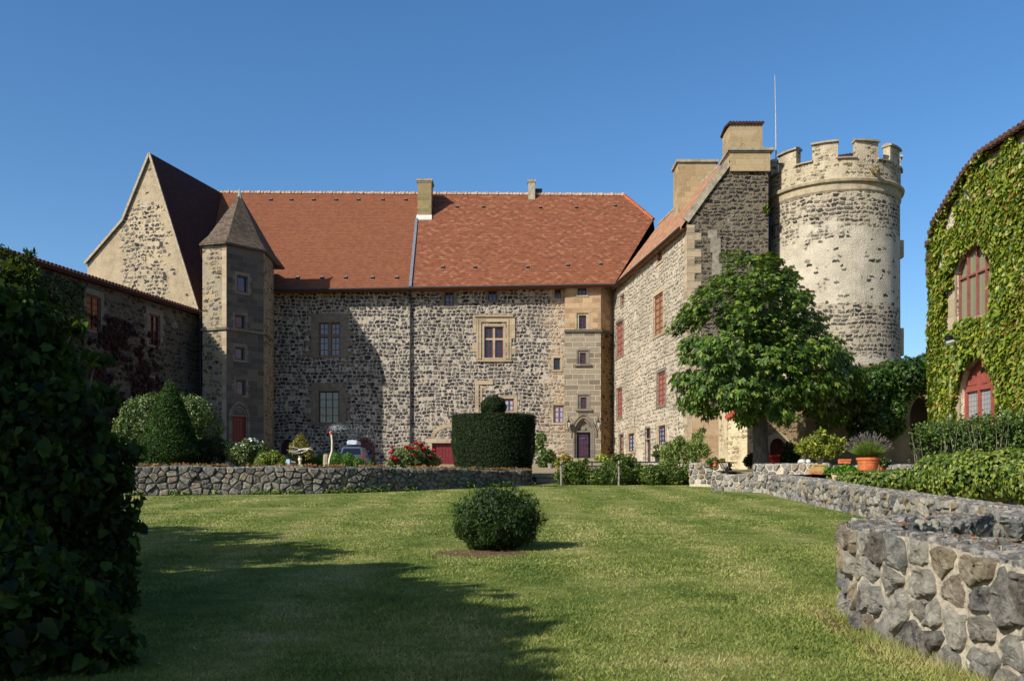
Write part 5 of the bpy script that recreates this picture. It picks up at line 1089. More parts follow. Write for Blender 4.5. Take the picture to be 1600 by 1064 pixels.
# clipped round shrub on the lawn
def needle_shrub(name, lobes, n, size, mat, label, cat, seed, ins=.8, loc=None, jit=.8, shell=.15, droop=-.2, aspect=.28):
    r = np.random.default_rng(seed); L = np.array([l[:4] for l in lobes]); base = loc or tuple((L[:, 0].mean(), L[:, 1].mean(), (L[:, 2] - L[:, 3]).min()))
    e = empty(name, base, label, cat); P, d = lobe_pts(lobes, n, r, shell); P[:, 2] = np.maximum(P[:, 2], base[2] + .02)
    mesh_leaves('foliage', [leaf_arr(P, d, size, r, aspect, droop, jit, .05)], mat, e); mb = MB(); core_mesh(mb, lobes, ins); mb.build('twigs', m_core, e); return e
by, bx = 15.25, -.24; bz = lawn_h(0, by)
e = needle_shrub('round_yew_shrub', [(bx, by, bz + .45, .64, .43), (bx - .19, by - .1, bz + .4, .47, .4), (bx + .21, by, bz + .4, .45, .38), (bx - .02, by, bz + .6, .42, .35)], 30000, .06, LV_YEW, 'small round clipped yew ball alone in the middle of the lawn', 'shrub', 21, .82, (bx, by, bz))
r = np.random.default_rng(5); P, d = lobe_pts([(bx, by, bz + .48, .67, .46)], 700, r, .0); parts = []
for k in range(5): parts.append(leaf_arr(P + d * .02 * k, d, .055, r, .3, -.8, .5, .05))
mesh_leaves('shoots', parts, LV_YEW, e)
# topiary drum with ball
tx, ty = -.83, 43.0; td = empty('topiary_yew', (tx, ty, .7), 'big drum shaped clipped yew with a small ball on top, behind the bed wall', 'topiary hedge')
z0, z1_, TRr = .62, px(771, 645, 41.2).z, 1.86; r = np.random.default_rng(6); n = 52000; th = r.random(n) * 6.283; side = r.random(n) < .78
zz = np.where(side, z0 + (z1_ - z0) * r.random(n), z1_ - .03 * r.random(n)); taper = .9 + .1 * np.clip((zz - z0) / 1.1, 0, 1); rr = np.where(side, TRr * taper * (1 - .04 * r.random(n)), TRr * np.sqrt(r.random(n)))
rr = rr * (1 + .012 * np.sin(th * 9 + zz * 5)); P = np.stack([tx + rr * np.cos(th), ty + rr * np.sin(th), zz], 1); d = np.where(side[:, None], np.stack([np.cos(th), np.sin(th), .1 + 0 * th], 1), np.array([[0, 0, 1.]]))
kk_ = r.random(n) < .03; mesh_leaves('drum', [leaf_arr(P, d, .07, r, .35, .2, .55, .08), leaf_arr(P[kk_] + d[kk_] * .04, d[kk_], .1, r, .25, -.8, .6, .05)], LV_YEWD, td); P, d = lobe_pts([(tx - .02, ty, z1_ + .38, .58, .52)], 7000, r, .08); mesh_leaves('ball', [leaf_arr(P, d, .065, r, .35, -.3, .6, .08)], LV_YEWD, td)
mb = MB(); mb.lathe([(0, z0 - .1), (TRr * .86, z0), (TRr * .95, z1_ - .08), (0, z1_ - .06)], (tx, ty, 0), 30); core_mesh(mb, [(tx - .02, ty, z1_ + .38, .58, .52)], .9); mb.build('twigs', m_core, td)
# conical yew
cyx, cyy_ = px(265, 0, 37).x, 37.0; r = np.random.default_rng(7); n = 26000; e = empty('conical_yew', (cyx, cyy_, .7), 'pointed conical yew standing behind the left end of the bed wall', 'conifer')
h = 1 - np.sqrt(r.random(n)); th = r.random(n) * 6.283; H = 3.45; prof = lambda k: 1.32 * np.clip((1 - k) ** .8, 0, 1) * (1 - .35 * np.clip(.16 - k, 0, 1) / .16) + .03
rad = prof(h) * (1 - .1 * r.random(n)) * (1 + .05 * np.sin(th * 7 + h * 20)); P = np.stack([cyx + rad * np.cos(th), cyy_ + rad * np.sin(th), .66 + h * H], 1); d = np.stack([np.cos(th), np.sin(th), .45 + 0 * h], 1)
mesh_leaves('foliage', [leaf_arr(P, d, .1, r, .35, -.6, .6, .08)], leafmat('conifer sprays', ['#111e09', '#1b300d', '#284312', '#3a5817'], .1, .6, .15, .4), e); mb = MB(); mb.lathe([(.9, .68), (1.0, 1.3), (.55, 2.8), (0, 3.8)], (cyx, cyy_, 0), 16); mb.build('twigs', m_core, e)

def lobes_px(L, Y, dy=.6, seed=1):
    q = random.Random(seed); out = []
    for x, y, rr in L: p = px(x, y, Y + q.uniform(-dy, dy)); out.append((p.x, p.y, p.z, rr * Y / F))
    return out
shrub('variegated_shrub', lobes_px([(215, 645, 26), (240, 640, 28), (275, 642, 28), (305, 645, 28), (325, 668, 24), (200, 670, 24), (240, 675, 30), (290, 680, 30)], 41, .5, 2), 12000, .12, LV_SHR, 'broad pale leaved shrub behind the conical yew', 'shrub', 31, loc=(-13.6, 41, .7))
shrub('dark_spreading_juniper', lobes_px([(315, 706, 20), (340, 700, 18), (362, 706, 16), (300, 715, 16), (335, 716, 18), (372, 714, 14), (225, 715, 14), (245, 718, 14)], 38, .3, 3), 13000, .09, LV_YEWD, 'dark spreading juniper at the foot of the conical yew', 'shrub', 32, .3, -.3, loc=(-12, 38, .7))
e = shrub('white_flowered_shrub', lobes_px([(375, 705, 13), (390, 700, 14), (405, 704, 13), (385, 715, 12), (410, 714, 10)], 37.5, .3, 4), 5000, .09, LV_SHR, 'low glossy shrub dotted with white flowers left of the sprinkler', 'shrub', 33, loc=(-10.2, 37.5, .7))
r = np.random.default_rng(33); P, d = lobe_pts(lobes_px([(378, 703, 13), (392, 698, 14), (404, 703, 13)], 37.5, .3, 4), 170, r, .02); k = d[:, 2] > .1; mesh_leaves('flowers', [leaf_arr(P[k], d[k], .1, r, .9, 0, .4, .1)] , plain('white petals', '#c6c8c4', .7), e)
shrub('yellow_green_shrub', lobes_px([(415, 718, 11), (428, 716, 12), (440, 721, 9), (406, 723, 8)], 36.6, .3, 5), 3600, .1, leafmat('lime shrub leaves', ['#3c4d17', '#66772a', '#93a048'], .3), 'small yellow green shrub on top of the bed wall beside the blue box', 'shrub', 34, loc=(-9.2, 36.6, .7))
LV_JUN = leafmat('bright juniper', ['#2b4a12', '#44701a', '#639024'], .2)
shrub('bright_juniper', lobes_px([(488, 722, 9), (505, 720, 11), (525, 719, 12), (545, 720, 11), (560, 724, 8), (535, 726, 10), (478, 726, 7), (500, 727, 9), (578, 727, 5)], 37.2, .5, 6), 10000, .08, LV_JUN, 'bright green low mound of juniper around the sprinkler post', 'shrub', 35, .3, -.4, loc=(-6.8, 37.2, .7))
# little windswept pine with driftwood
bp = empty('ornamental_pine', px(468, 728, 36.8), 'small sparse ornamental tree with pale bare branches on a slim pale stand', 'small tree')
L_ = lobes_px([(469, 684, 7), (473, 693, 9), (462, 698, 9), (478, 702, 8), (468, 690, 8), (458, 705, 6), (483, 710, 8)], 36.8, .15, 7); P, d = lobe_pts(L_, 1500, np.random.default_rng(36), .7); mesh_leaves('foliage', [leaf_arr(P, d, .1, np.random.default_rng(37), .4, 0, .9)], leafmat('bronze leaves', ['#34401a', '#5e6a2a', '#8f8a3e', '#8b4a2c'], .3), bp)
P, d = lobe_pts(lobes_px([(468, 714, 13), (460, 710, 10), (478, 713, 10)], 36.9, .1, 8), 1600, np.random.default_rng(38), .5); mesh_leaves('foliage', [leaf_arr(P, d, .08, np.random.default_rng(39), .3, 0, .9)], LV_YEWD, bp)
mb = MB(); q = random.Random(5)
for k in range(8): a = px(468 + q.uniform(-3, 3), 706 + q.uniform(-4, 4), 36.6); b = px(q.choice([450, 452, 487, 485]) + q.uniform(-3, 3), 702 + q.uniform(-5, 4), 36.4); mb.tube([a, a.lerp(b, .5) + Vector((0, 0, q.uniform(-.05, .06))), b], [.022, .018, .006], 5)
mb.build('branch', plain('bleached branches', '#c9c4bb', .8), bp); mb = MB(); mb.tube([px(469, 708, 36.8), px(470, 690, 36.8), px(469, 676, 36.8)], [.03, .02, .008], 6); mb.build('trunk', bark(), bp)
mb = MB(); c = px(469, 729, 36.6); mb.lathe([(.14, 0), (.1, .05), (.05, .12), (.06, .2), (.09, .28), (.05, .36), (.1, .42)], c, 14); mb.build('stand', plain('cream stone stand', '#c3b99e', .8), bp)
bl_ = empty('garden_light', px(450, 729, 36), 'small pale blue box lamp with a pointer on top of the bed wall', 'garden light'); a = px(447.5, 729, 36); b = px(453, 719, 36); mb = MB(); mb.box((a.x, 35.95, a.z + .03), (b.x, 36.08, b.z + .04)); mb.build('housing', plain('pale blue box', '#8fb0c8', .4), bl_); mb = MB(); mb.bar(px(453, 720.5, 36), px(462, 722, 36), .04, .05); mb.build('arm', m_wood, bl_)
# sprinkler
wp = empty('wooden_post', px(509, 728, 36.2), 'short thick weathered wooden post beside the sprinkler hose', 'post'); mb = MB(); a = px(509.5, 729, 36.2); mb.tube([a, px(510, 711, 36.2), px(510, 709.5, 36.2)], [.12, .115, .09], 10); mb.build('post', m_wood, wp)
sp2 = empty('sprinkler', px(515, 728, 36.1), 'tall pale curved sprinkler hose with an orange nozzle spraying water', 'sprinkler'); mb = MB(); mb.tube([px(513, 729, 36.1), px(515, 716, 36.1), px(518.5, 705, 36.1), px(519, 692, 36.1), px(518, 680, 36.1), px(517, 678, 36.1)], .035, 8); mb.build('hose', plain('cream hose', '#c9c1a4', .5), sp2)
mb = MB(); a = px(517, 678, 36.1); mb.tube([a, a + Vector((-.02, 0, .06)), a + Vector((.03, 0, .1))], [.05, .06, .03], 8); mb.build('nozzle', plain('orange nozzle', '#c8552d', .5), sp2)
r = np.random.default_rng(44); n = 1500; u = r.random(n) ** 1.5; c = np.array(px(518, 675, 36.1)); P = c + np.stack([u * 2.2 + .05 * r.normal(size=n), r.normal(size=n) * .15 * (.3 + u), .16 + u * .18 - u ** 2 * .9 + r.normal(size=n) * (.05 + .2 * u)], 1)
k2 = 420; P[:k2] = c + np.stack([.16 + .14 * r.normal(size=k2), .06 * r.normal(size=k2), .15 + .09 * r.normal(size=k2)], 1)
o = mesh_leaves('water_spray', [leaf_arr(P, sph(n, r), .013, r, .8, 0, 1, .1)], plain('water droplets', '#dfe8f2', .2, .6), None); meta(o, 'fine plume of water droplets blowing from the sprinkler nozzle', 'water spray', kind='stuff')
# rose bush
LR_ = lobes_px([(622, 712, 12), (640, 708, 13), (655, 706, 13), (668, 712, 11), (632, 720, 11), (650, 720, 12), (672, 722, 9), (612, 722, 8), (684, 720, 6)], 38.6, .3, 9)
ro_ = shrub('rose_bush', LR_, 4600, .1, leafmat('rose leaves', ['#34451c', '#5a6c33', '#8c9a62'], .25), 'loose rose bush covered in crimson blooms in front of the red garage door', 'rose bush', 41, .6, .2, .9, loc=(-3.9, 38.6, .7))
m_pet = plain('crimson petals', '#b3122c', .6, .3, 0, .15, 20); q = random.Random(4)
for (x, y) in [(612, 700), (614, 704), (635, 699), (638, 701), (641, 702), (645, 701), (651, 702), (650, 694), (657, 696), (659, 695), (662, 702), (662, 704), (669, 699), (678, 705), (673, 713), (646, 712), (612, 708), (618, 718), (620, 719), (612, 717)]:
    c = px(x, y, 37.9 + q.uniform(-.2, .2)); mb = MB(); s = q.uniform(.09, .14)
    for ring_, nn, rr, tl in ((0, 6, 1.0, .3), (1, 5, .7, .8), (2, 4, .38, 1.2)):
        for k in range(nn):
            A = k * 6.283 / nn + ring_ * .5; o1 = Vector((math.cos(A), math.sin(A), 0)); t1 = Vector((-math.sin(A), math.cos(A), 0)); b_ = c + Vector((0, 0, -.02)); m1 = c + o1 * s * rr * .7 + Vector((0, 0, s * .3 * tl)); tp = c + o1 * s * rr + Vector((0, 0, s * (.1 + .6 * tl)))
            mb.face([b_, m1 + t1 * s * .5 * rr, tp + t1 * s * .25, tp - t1 * s * .25, m1 - t1 * s * .5 * rr])
    mb.build('bloom', m_pet, ro_)

# hedge shrubs in front of the stair tower
LV_HED = leafmat('loose hedge leaves', ['#22330f', '#3a501c', '#586f2c', '#8a9648'], .25, .5, .3, .35)
groups = [('left', [(880, 745, 14), (895, 738, 16), (912, 745, 16), (900, 752, 12), (925, 748, 14), (905, 728, 9), (915, 722, 5)], 'loose dark hedge shrub nearest the pale stone step'),
          ('mid', [(938, 745, 16), (952, 738, 16), (970, 742, 17), (985, 745, 16), (960, 752, 13), (972, 722, 12), (985, 722, 10), (962, 716, 6), (950, 725, 8), (996, 735, 10)], 'loose hedge shrub with tall shoots, between the pale step and the oleander'),
          ('right', [(1000, 748, 14), (1018, 742, 16), (1038, 740, 18), (1055, 745, 16), (1075, 742, 15), (1092, 750, 12), (1045, 728, 12), (1025, 752, 12), (1065, 752, 12), (1100, 756, 8)], 'loose dark hedge shrub on the right, next to the stone terrace wall')]
for i, (nm, L_, lab) in enumerate(groups): shrub('hedge_shrub', lobes_px(L_, 41.8, .3, 50 + i), 7500, .12, LV_HED, lab, 'shrub', 60 + i, .4, -.5, .8, group='loose shrubs forming a hedge', loc=(px(L_[2][0], 0, 41.8).x, 41.8, .1), shell=.5)
for x, l in ((877, 'leftmost of the three grey white posts in the loose hedge'), (967, 'middle one of the three pale posts in the loose hedge'), (1079.5, 'rightmost of the three pale posts, in the hedge below the oleander')):
    e = empty('hedge_post', px(x, 759, 41.2), l, 'post', 'posts along the hedge'); mb = MB(); mb.tube([px(x, 760, 41.2), px(x, 721, 41.2), px(x, 719.5, 41.2)], [.045, .043, .02], 8); mb.build('shaft', plain('pale post', '#7d776b', .9), e)
    mb = MB(); mb.tube([px(x, 726, 41.12), px(x, 724.5, 41.12)], .075, 8); mb.build('band', m_zinc, e)
rl = empty('blue_railing', (5.5, 46, .7), 'dark blue two rail barrier behind the loose hedge', 'railing'); mb = MB()
for z in (722, 728): mb.bar(px(880, z, 46), px(1050, z, 46), .06, .07)
mb.build('rail', plain('dark blue paint', '#26323e', .5), rl); mb = MB()
for x in (884, 925, 1000, 1047): mb.bar(px(x, 720, 46.06), px(x, 745, 46.06), .06, .06)
mb.build('post', MATS['dark blue paint'], rl)
# oleander
shrub('oleander', lobes_px([(1045, 705, 13), (1060, 700, 14), (1075, 705, 14), (1090, 700, 13), (1100, 708, 10), (1055, 718, 12), (1080, 720, 13), (1040, 716, 9), (1090, 686, 9), (1096, 675, 5), (1062, 690, 8)], 43.4, .4, 12), 3800, .2, leafmat('oleander leaves', ['#4a5c28', '#788a42', '#a5b06c'], .25), 'tall airy oleander with narrow grey green leaves at the corner of the right wing', 'shrub', 70, .2, -.8, .9, loc=(7.6, 43.4, .4), shell=.7)
def smallplant(x, y, rr, Y, n, size, mat, label, seed, cat='plant', asp=.5, extra=()):
    L_ = lobes_px([(x, y, rr), (x - rr * .6, y + rr * .3, rr * .7), (x + rr * .6, y + rr * .3, rr * .7)] + list(extra), Y, .1, seed); c = px(x, y + rr, Y); return shrub(cat.replace(' ', '_'), L_, n, size, mat, label, cat, seed, asp, 0, .8, loc=tuple(c), stems=2)
LV_Y = leafmat('yellow green leaves', ['#4c5c1c', '#7f8a2d', '#b0ab45'], .3)
smallplant(884, 718, 8, 66, 700, .2, leafmat('rusty leaves', ['#5c4a1e', '#8d7a2f', '#7a8636'], .2), 'small rusty yellow potted bush left of the arched purple door', 80, 'shrub'); smallplant(941, 718, 8, 66, 700, .2, LV_Y, 'small yellow green bush right of the arched purple door', 81, 'shrub')
smallplant(856, 716, 12, 60, 1200, .22, LV_SHR, 'bushy green climber at the foot of the wall left of the tower door', 82, 'climber', extra=((846, 685, 8), (843, 700, 8), (850, 726, 8)))
# pots
def pot(name, x, ybot, Y, w, h, label, mat=None, rings=True, plant=None):
    c = px(x, ybot, Y); e = empty(name, c, label, 'flower pot'); s = Y / F; r0 = w * s / 2; H = h * s; mb = MB()
    prof = [(0, 0), (r0 * .72, 0), (r0 * .78, H * .1), (r0 * .92, H * .62)]
    if rings: prof += [(r0 * .95, H * .63), (r0 * .95, H * .68), (r0 * .92, H * .69)]
    prof += [(r0 * .94, H * .8), (r0 * 1.02, H * .81), (r0 * 1.04, H * .98), (r0 * 1.0, H), (r0 * .9, H), (r0 * .86, H * .86), (0, H * .86)]
    mb.lathe(prof, c, 32); o = mb.build('pot', mat or m_terra, e); mb = MB(); mb.lathe([(0, H * .88), (r0 * .87, H * .87)], c, 16); mb.build('soil', m_soil, e); return e, c, r0, H
e, c, r0, H = pot('flower_pot', 1356.5, 736, 27.5, 35, 21, 'large ringed terracotta pot planted with lavender on the terrace')
lp = empty('lavender', c + Vector((0, 0, H)), 'dome of green lavender with dried grey flower spikes in the large terracotta pot', 'lavender'); r = np.random.default_rng(90); n = 6500; th = r.random(n) * 6.283; el = r.random(n) ** .7 * 1.2; L0 = .42 * (.6 + .4 * r.random(n))
D = np.stack([np.cos(th) * np.sin(el), np.sin(th) * np.sin(el), np.cos(el)], 1); b0 = np.array(c) + np.array([0, 0, H]) + D * np.array([.24, .24, .05]); tp = b0 + D * np.array([.62, .62, .85]) * L0[:, None] * 1.5; sd = nrm(np.cross(D, r.normal(size=(n, 3)))) * .006
V = np.stack([b0 - sd, b0 + sd, tp], 1).reshape(-1, 3); np_mesh('foliage', V, np.arange(len(V)).reshape(-1, 3), leafmat('lavender green', ['#42591c', '#668029', '#8c9f4a'], .2), lp)
k = r.random(n) < .05; b1, D1 = tp[k], D[k]; t1 = b1 + D1 * .13; sd = nrm(np.cross(D1, r.normal(size=(len(b1), 3)))); V = np.stack([b1 - sd * .003, b1 + sd * .003, t1 + sd * .003, t1 - sd * .003, t1 - sd * .016, t1 + sd * .016, t1 + D1 * .07 + sd * .008, t1 + D1 * .07 - sd * .008], 1).reshape(-1, 3); b = np.arange(len(b1))[:, None] * 8
np_mesh('flower_spikes', V, np.concatenate([b + np.array([[0, 1, 2, 3]]), b + np.array([[4, 5, 6, 7]])], 1).reshape(-1, 4), plain('dried lavender', '#57504a', .9), lp)['kind'] = 'stuff'
e, c, r0, H = pot('flower_pot', 1379, 738, 28.6, 13, 11, 'small terracotta pot just right of the large lavender pot', rings=False); smallplant(1382, 722, 6, 28.6, 350, .1, LV_SHR, 'grey green seedling in the small pot beside the lavender', 91, 'potted plant')
for i, (x, yb, w, h, l) in enumerate([(1117, 728.5, 8, 8, 'terracotta pot in the middle of the low grey wall left of the tree'), (1108, 728, 5, 5, 'tiny terracotta pot, leftmost on the low grey wall'), (1128, 727, 6, 5, 'squat red pot, rightmost on the low grey wall')]):
    pot('flower_pot', x, yb, 39.4, w, h, l, rings=False); smallplant(x, yb - h - 2, 3.5, 39.4, 160, .1, [LV_SHR, LV_JUN, LV_Y][i], ['tuft of green in the middle pot on the low wall', 'small sprig in the leftmost tiny pot', 'little yellow green plant in the squat red pot'][i], 93 + i, 'potted plant')
pot('flower_pot', 1176, 733, 39.6, 10, 9, 'dark pot holding a bushy plant at the left of the tree trunk', m_iron, False); smallplant(1175, 718, 9, 39.6, 900, .13, LV_YEWD, 'bushy dark green plant in the dark pot beside the trunk', 99, 'potted plant')
pot('flower_pot', 860, 732, 58, 9, 8, 'grey pot with white flowers by the wall left of the tower', plain('grey pot', '#7d7a72', .8), False); pot('flower_pot', 871, 732, 58, 6, 6, 'small orange pot beside the grey pot left of the tower', None, False); smallplant(871, 724, 4, 58, 200, .15, LV_Y, 'little plant in the small orange pot', 100, 'potted plant')
e, c, r0, H = pot('flower_pot', 1027, 722, 50, 8, 9, 'dark glazed pot with a slim plant by the narrow purple door', plain('dark glazed pot', '#2a3436', .3), False); smallplant(1027, 708, 6, 50, 400, .13, LV_BOX, 'slim green plant in the dark glazed pot', 101, 'potted plant', extra=((1026, 698, 3),))
# rectangular planters and lemon tree
def trough(name, x0, x1, y0, y1, Y, d, mat, label):
    a = px(x0, y1, Y); b = px(x1, y0, Y); e = empty(name, ((a.x + b.x) / 2, Y + d / 2, a.z), label, 'planter'); mb = MB(); t_ = .03
    mb.box((a.x, Y, a.z), (b.x, Y + t_, b.z)); mb.box((a.x, Y + d - t_, a.z), (b.x, Y + d, b.z)); mb.box((a.x, Y + t_, a.z), (a.x + t_, Y + d - t_, b.z)); mb.box((b.x - t_, Y + t_, a.z), (b.x, Y + d - t_, b.z)); mb.box((a.x - .02, Y - .02, b.z - .05), (b.x + .02, Y, b.z)); mb.build('box', mat, e); mb = MB(); mb.box((a.x + t_, Y + t_, a.z), (b.x - t_, Y + d - t_, b.z - .05)); mb.build('soil', m_soil, e); return e
trough('planter', 1313, 1329, 717, 724, 35.0, .25, m_terra, 'small terracotta trough on the dark ledge'); trough('planter', 1272, 1290, 725, 736.5, 31.5, .4, plain('honey stone', '#a58a58', .9, .1), 'square honey coloured stone planter holding the lemon tree'); trough('planter', 1269, 1286, 737.5, 743, 30, .25, m_terra, 'shallow terracotta tray on the wall top in front of the lemon tree')
LL = lobes_px([(1262, 695, 13), (1280, 690, 15), (1298, 693, 14), (1310, 700, 10), (1252, 700, 9), (1275, 703, 12), (1295, 706, 10), (1282, 678, 8), (1315, 691, 6)], 31.7, .3, 13); le = empty('lemon_tree', px(1281, 727, 31.7), 'small yellow green lemon tree in a stone planter right of the big trunk', 'small tree'); P, d = lobe_pts(LL, 2600, np.random.default_rng(110), .6); mesh_leaves('crown', [leaf_arr(P, d, .13, np.random.default_rng(111), .45, .1, .7)], LV_Y, le)
mb = MB(); b0 = px(1281, 729, 31.7)
for x, y in ((1262, 700), (1275, 695), (1290, 695), (1300, 700), (1280, 685)): mb.tube([b0, px(1281 + (x - 1281) * .3, 715, 31.7), px(x, y, 31.7)], [.04, .03, .01], 6)
mb.build('trunk', bark('pale bark'), le)
shrub('dark_leafy_shrub', lobes_px([(1233, 700, 9), (1240, 710, 10), (1228, 715, 9), (1243, 722, 9), (1232, 725, 9)], 38, .2, 14), 1500, .13, LV_YEWD, 'dark thin shrub between the red chair and the lemon tree', 'shrub', 112, loc=(11, 38, .6))
shrub('low_flowers', lobes_px([(1295, 737, 5), (1308, 736, 6), (1320, 735, 6), (1333, 736, 5), (1340, 737, 4)], 29.5, .2, 15), 1100, .12, LV_JUN, 'low bright green plants with a few pink flowers on the terrace edge', 'flowers', 113, .8, 0, loc=(10, 29.5, .3), stems=0)
# red chair, cafe table + chair, white stones
rc = empty('red_chair', px(1215, 728, 42), 'bright red wooden garden chair behind the tree trunk', 'chair'); mb = MB(); a = px(1205, 728, 42); b = px(1223, 710, 42)
m_rc = plain('bright red paint', '#b5201c', .5); mb.box((a.x, 42, a.z + .42), (b.x, 42.45, a.z + .46)); mb.build('seat', m_rc, rc); mb = MB(); mb.box((a.x, 42.4, b.z - .14), (b.x, 42.44, b.z)); mb.box((a.x + .05, 42.4, b.z - .33), (b.x - .05, 42.44, b.z - .2)); mb.build('backrest', m_rc, rc)
for x in (a.x, b.x - .05):
    for y in (42, 42.4): mb = MB(); mb.box((x, y, a.z - .1), (x + .05, y + .045, a.z + .419 if y == 42 else b.z - .14)); mb.build('leg', m_rc, rc)
ct = empty('bistro_table', px(1135, 735, 38.6), 'small dark folding bistro table at the foot of the cream outbuilding', 'table'); a = px(1124, 723, 38.6); b = px(1145, 723, 38.6); mb = MB(); mb.box((a.x, 38.4, a.z), (b.x, 38.9, a.z + .03)); mb.build('tabletop', m_iron, ct)
for s in (0, 1):
    mb = MB(); y = 38.45 + .4 * s; mb.bar((a.x + .05, y, a.z), (b.x - .08, y, a.z - .7), .025); mb.bar((b.x - .05, y + .03, a.z), (a.x + .08, y + .03, a.z - .7), .025); mb.build('leg', m_iron, ct)
for k, (x, y, rr, l) in enumerate([(1253, 722, 6, 'larger white rock on the wall right of the tree'), (1263, 722, 4, 'smaller white rock beside the larger white one')]):
    c = px(x, y, 36.2); mb = MB(); mb.lathe([(0, -.12), (rr * .024, -.08), (rr * .026, .02), (rr * .016, .1), (0, .12)], c, 9); o = mb.build('white_rock', plain('white rock', '#b9b6ae', .9)); meta(o, l, 'rock', 'white rocks on the terrace wall')

# ivy hedges on the right behind the border wall
LV_IH = leafmat('hedge creeper leaves', ['#2a3d0f', '#455a18', '#647526', '#878c3a'], .25, .45, .35, .35)
def ivy_mound(name, lobes, n, size, label, seed, mat=None, loc=None):
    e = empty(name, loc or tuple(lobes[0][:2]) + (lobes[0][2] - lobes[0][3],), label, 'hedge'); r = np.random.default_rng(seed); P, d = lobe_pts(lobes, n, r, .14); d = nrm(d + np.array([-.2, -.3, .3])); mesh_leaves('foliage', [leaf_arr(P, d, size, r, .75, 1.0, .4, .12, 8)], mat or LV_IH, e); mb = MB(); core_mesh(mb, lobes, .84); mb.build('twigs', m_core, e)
ivy_mound('creeper_hedge', [(9.75 + .1 * math.sin(k), 22.0 - k * .42, .22 + .02 * math.sin(k * 2), .62, .52) for k in range(8)], 15000, .08, 'rounded creeper hedge beside the lavender pot', 120)
ivy_mound('creeper_hedge', [(10.1 + .15 * math.sin(k * 1.7), 18.1 - k * .5, .17 + .03 * math.sin(k * 2.3), .85, .62) for k in range(10)], 26000, .08, 'large creeper hedge nearest the viewer, cut by the right picture edge', 121)
ivy_mound('low_creeper', [(9.35 + .28 * (k % 2), 27.5 - k * .45, .18, .35, .24) for k in range(12)], 7000, .075, 'low strip of creeper on the bank below the lavender pot', 122)
r = np.random.default_rng(130); n = 9000; s = r.random(n) * 9; hz = .2 + r.random(n) * 1.5; o_ = .25 + .4 * r.random(n); top = r.random(n) < .3; hz = np.where(top, 1.55 + .1 * r.normal(size=n), hz); o_ = np.where(top, o_, .6 + .08 * r.normal(size=n) * 1.2)
P = np.array(FI.o) + (s[:, None] - .0) * np.array(FI.T) + o_[:, None] * np.array(FI.N) + np.stack([0 * s, 0 * s, hz], 1); k = ~((s < 2.2) & (hz < 1.2) & (r.random(n) < .55))
e = empty('clipped_box_hedge', FI.P(3, .2, .9), 'thin twiggy clipped hedge at the foot of the creeper covered house', 'hedge'); mesh_leaves('foliage', [leaf_arr(P[k], np.tile([-.6, -.4, .4], (int(k.sum()), 1)), .075, r, .6, .2, .9)], LV_BOX, e); mb = MB(); q = random.Random(6)
for i in range(34): s_ = q.uniform(0, 5); a = FI.P(s_, .1, .55); b = FI.P(s_ + q.uniform(-.4, .4), 1.5, .5 + q.uniform(-.2, .25)); mb.tube([a, a.lerp(b, .5) + Vector((q.uniform(-.08, .08), q.uniform(-.08, .08), 0)), b], [.011, .009, .004], 5)
mb.build('stem', bark('hedge bark', '#5b5448', '#8d8577'), e)
mb = MB(); lbox(mb, FI, .2, 9, .1, 1.4, .3, .52); mb.build('twigs', m_core, e)

# ---- horse chestnut
ctx = empty('horse_chestnut', px(1189, 737, 38), 'leafy dark green horse chestnut with a straight grey trunk before the round tower', 'tree')
YT = 38.0; CL = [(1150, 415, 26), (1170, 405, 20), (1190, 425, 30), (1140, 450, 36), (1180, 455, 40), (1215, 445, 30), (1105, 470, 30), (1235, 475, 36), (1090, 500, 34), (1160, 500, 52), (1255, 505, 34), (1210, 510, 46), (1068, 510, 24), (1095, 545, 36), (1130, 550, 46), (1180, 560, 54), (1240, 550, 48), (1275, 545, 34), (1080, 590, 28), (1110, 600, 38), (1150, 610, 40), (1200, 610, 46), (1250, 600, 46), (1290, 590, 38), (1320, 580, 26), (1310, 610, 26), (1085, 625, 26), (1115, 635, 24), (1170, 640, 26), (1220, 645, 24), (1270, 630, 28), (1232, 432, 12), (1205, 410, 10), (1322, 598, 28), (1325, 622, 24), (1300, 640, 26), (1298, 560, 28), (1282, 655, 20)]
q = random.Random(12); lob = []
for x, y, rr in CL:
    cxo = (x - 1190) / 150; dep = (1 - min(1, cxo * cxo + ((y - 540) / 160) ** 2)) ** .5 * 3.2
    for sgn in (-1, 1) if rr > 24 else (q.choice([-1, 1]),):
        x, y = 1192 + (x - 1190) * 1.06, 545 + (y - 545) * 1.05; p = px(x + q.uniform(-5, 5), y + q.uniform(-5, 5), YT + sgn * dep * q.uniform(.45, .95)); lob.append((p.x, p.y, p.z, rr * YT / F * .84, rr * YT / F * .66))
r = np.random.default_rng(140); P, d = lobe_pts(lob, 10500, r, .55); P = P[P[:, 2] < 9.6]; d = d[:len(P)]; n = len(P)
cdir = nrm(P - np.array([px(1190, 590, YT)[0], YT, px(1190, 590, YT)[2]])); up_ = nrm(cdir + np.array([0, 0, .5]) + r.normal(size=(n, 3)) * .35)
V = []; fwd = nrm(cdir + r.normal(size=(n, 3)) * .5 - np.array([0, 0, .35])); fwd = nrm(fwd - up_ * np.sum(fwd * up_, 1, keepdims=True)); sdv = np.cross(up_, fwd); sz = (.13 + .13 * r.random(n))[:, None]
for a_, k_ in ((-1.5, .62), (-.8, .85), (-.05, 1.0), (.75, .88), (1.45, .6)):
    dv = fwd * math.cos(a_) + sdv * math.sin(a_); L_ = sz * k_; dr = np.array([0, 0, -1.]); tip = P + dv * L_ + dr * L_ * .28; md = P + dv * L_ * .62 + dr * L_ * .12; w_ = np.cross(up_, dv) * L_ * .23
    V.append(np.stack([P, md + w_, tip, md - w_], 1))
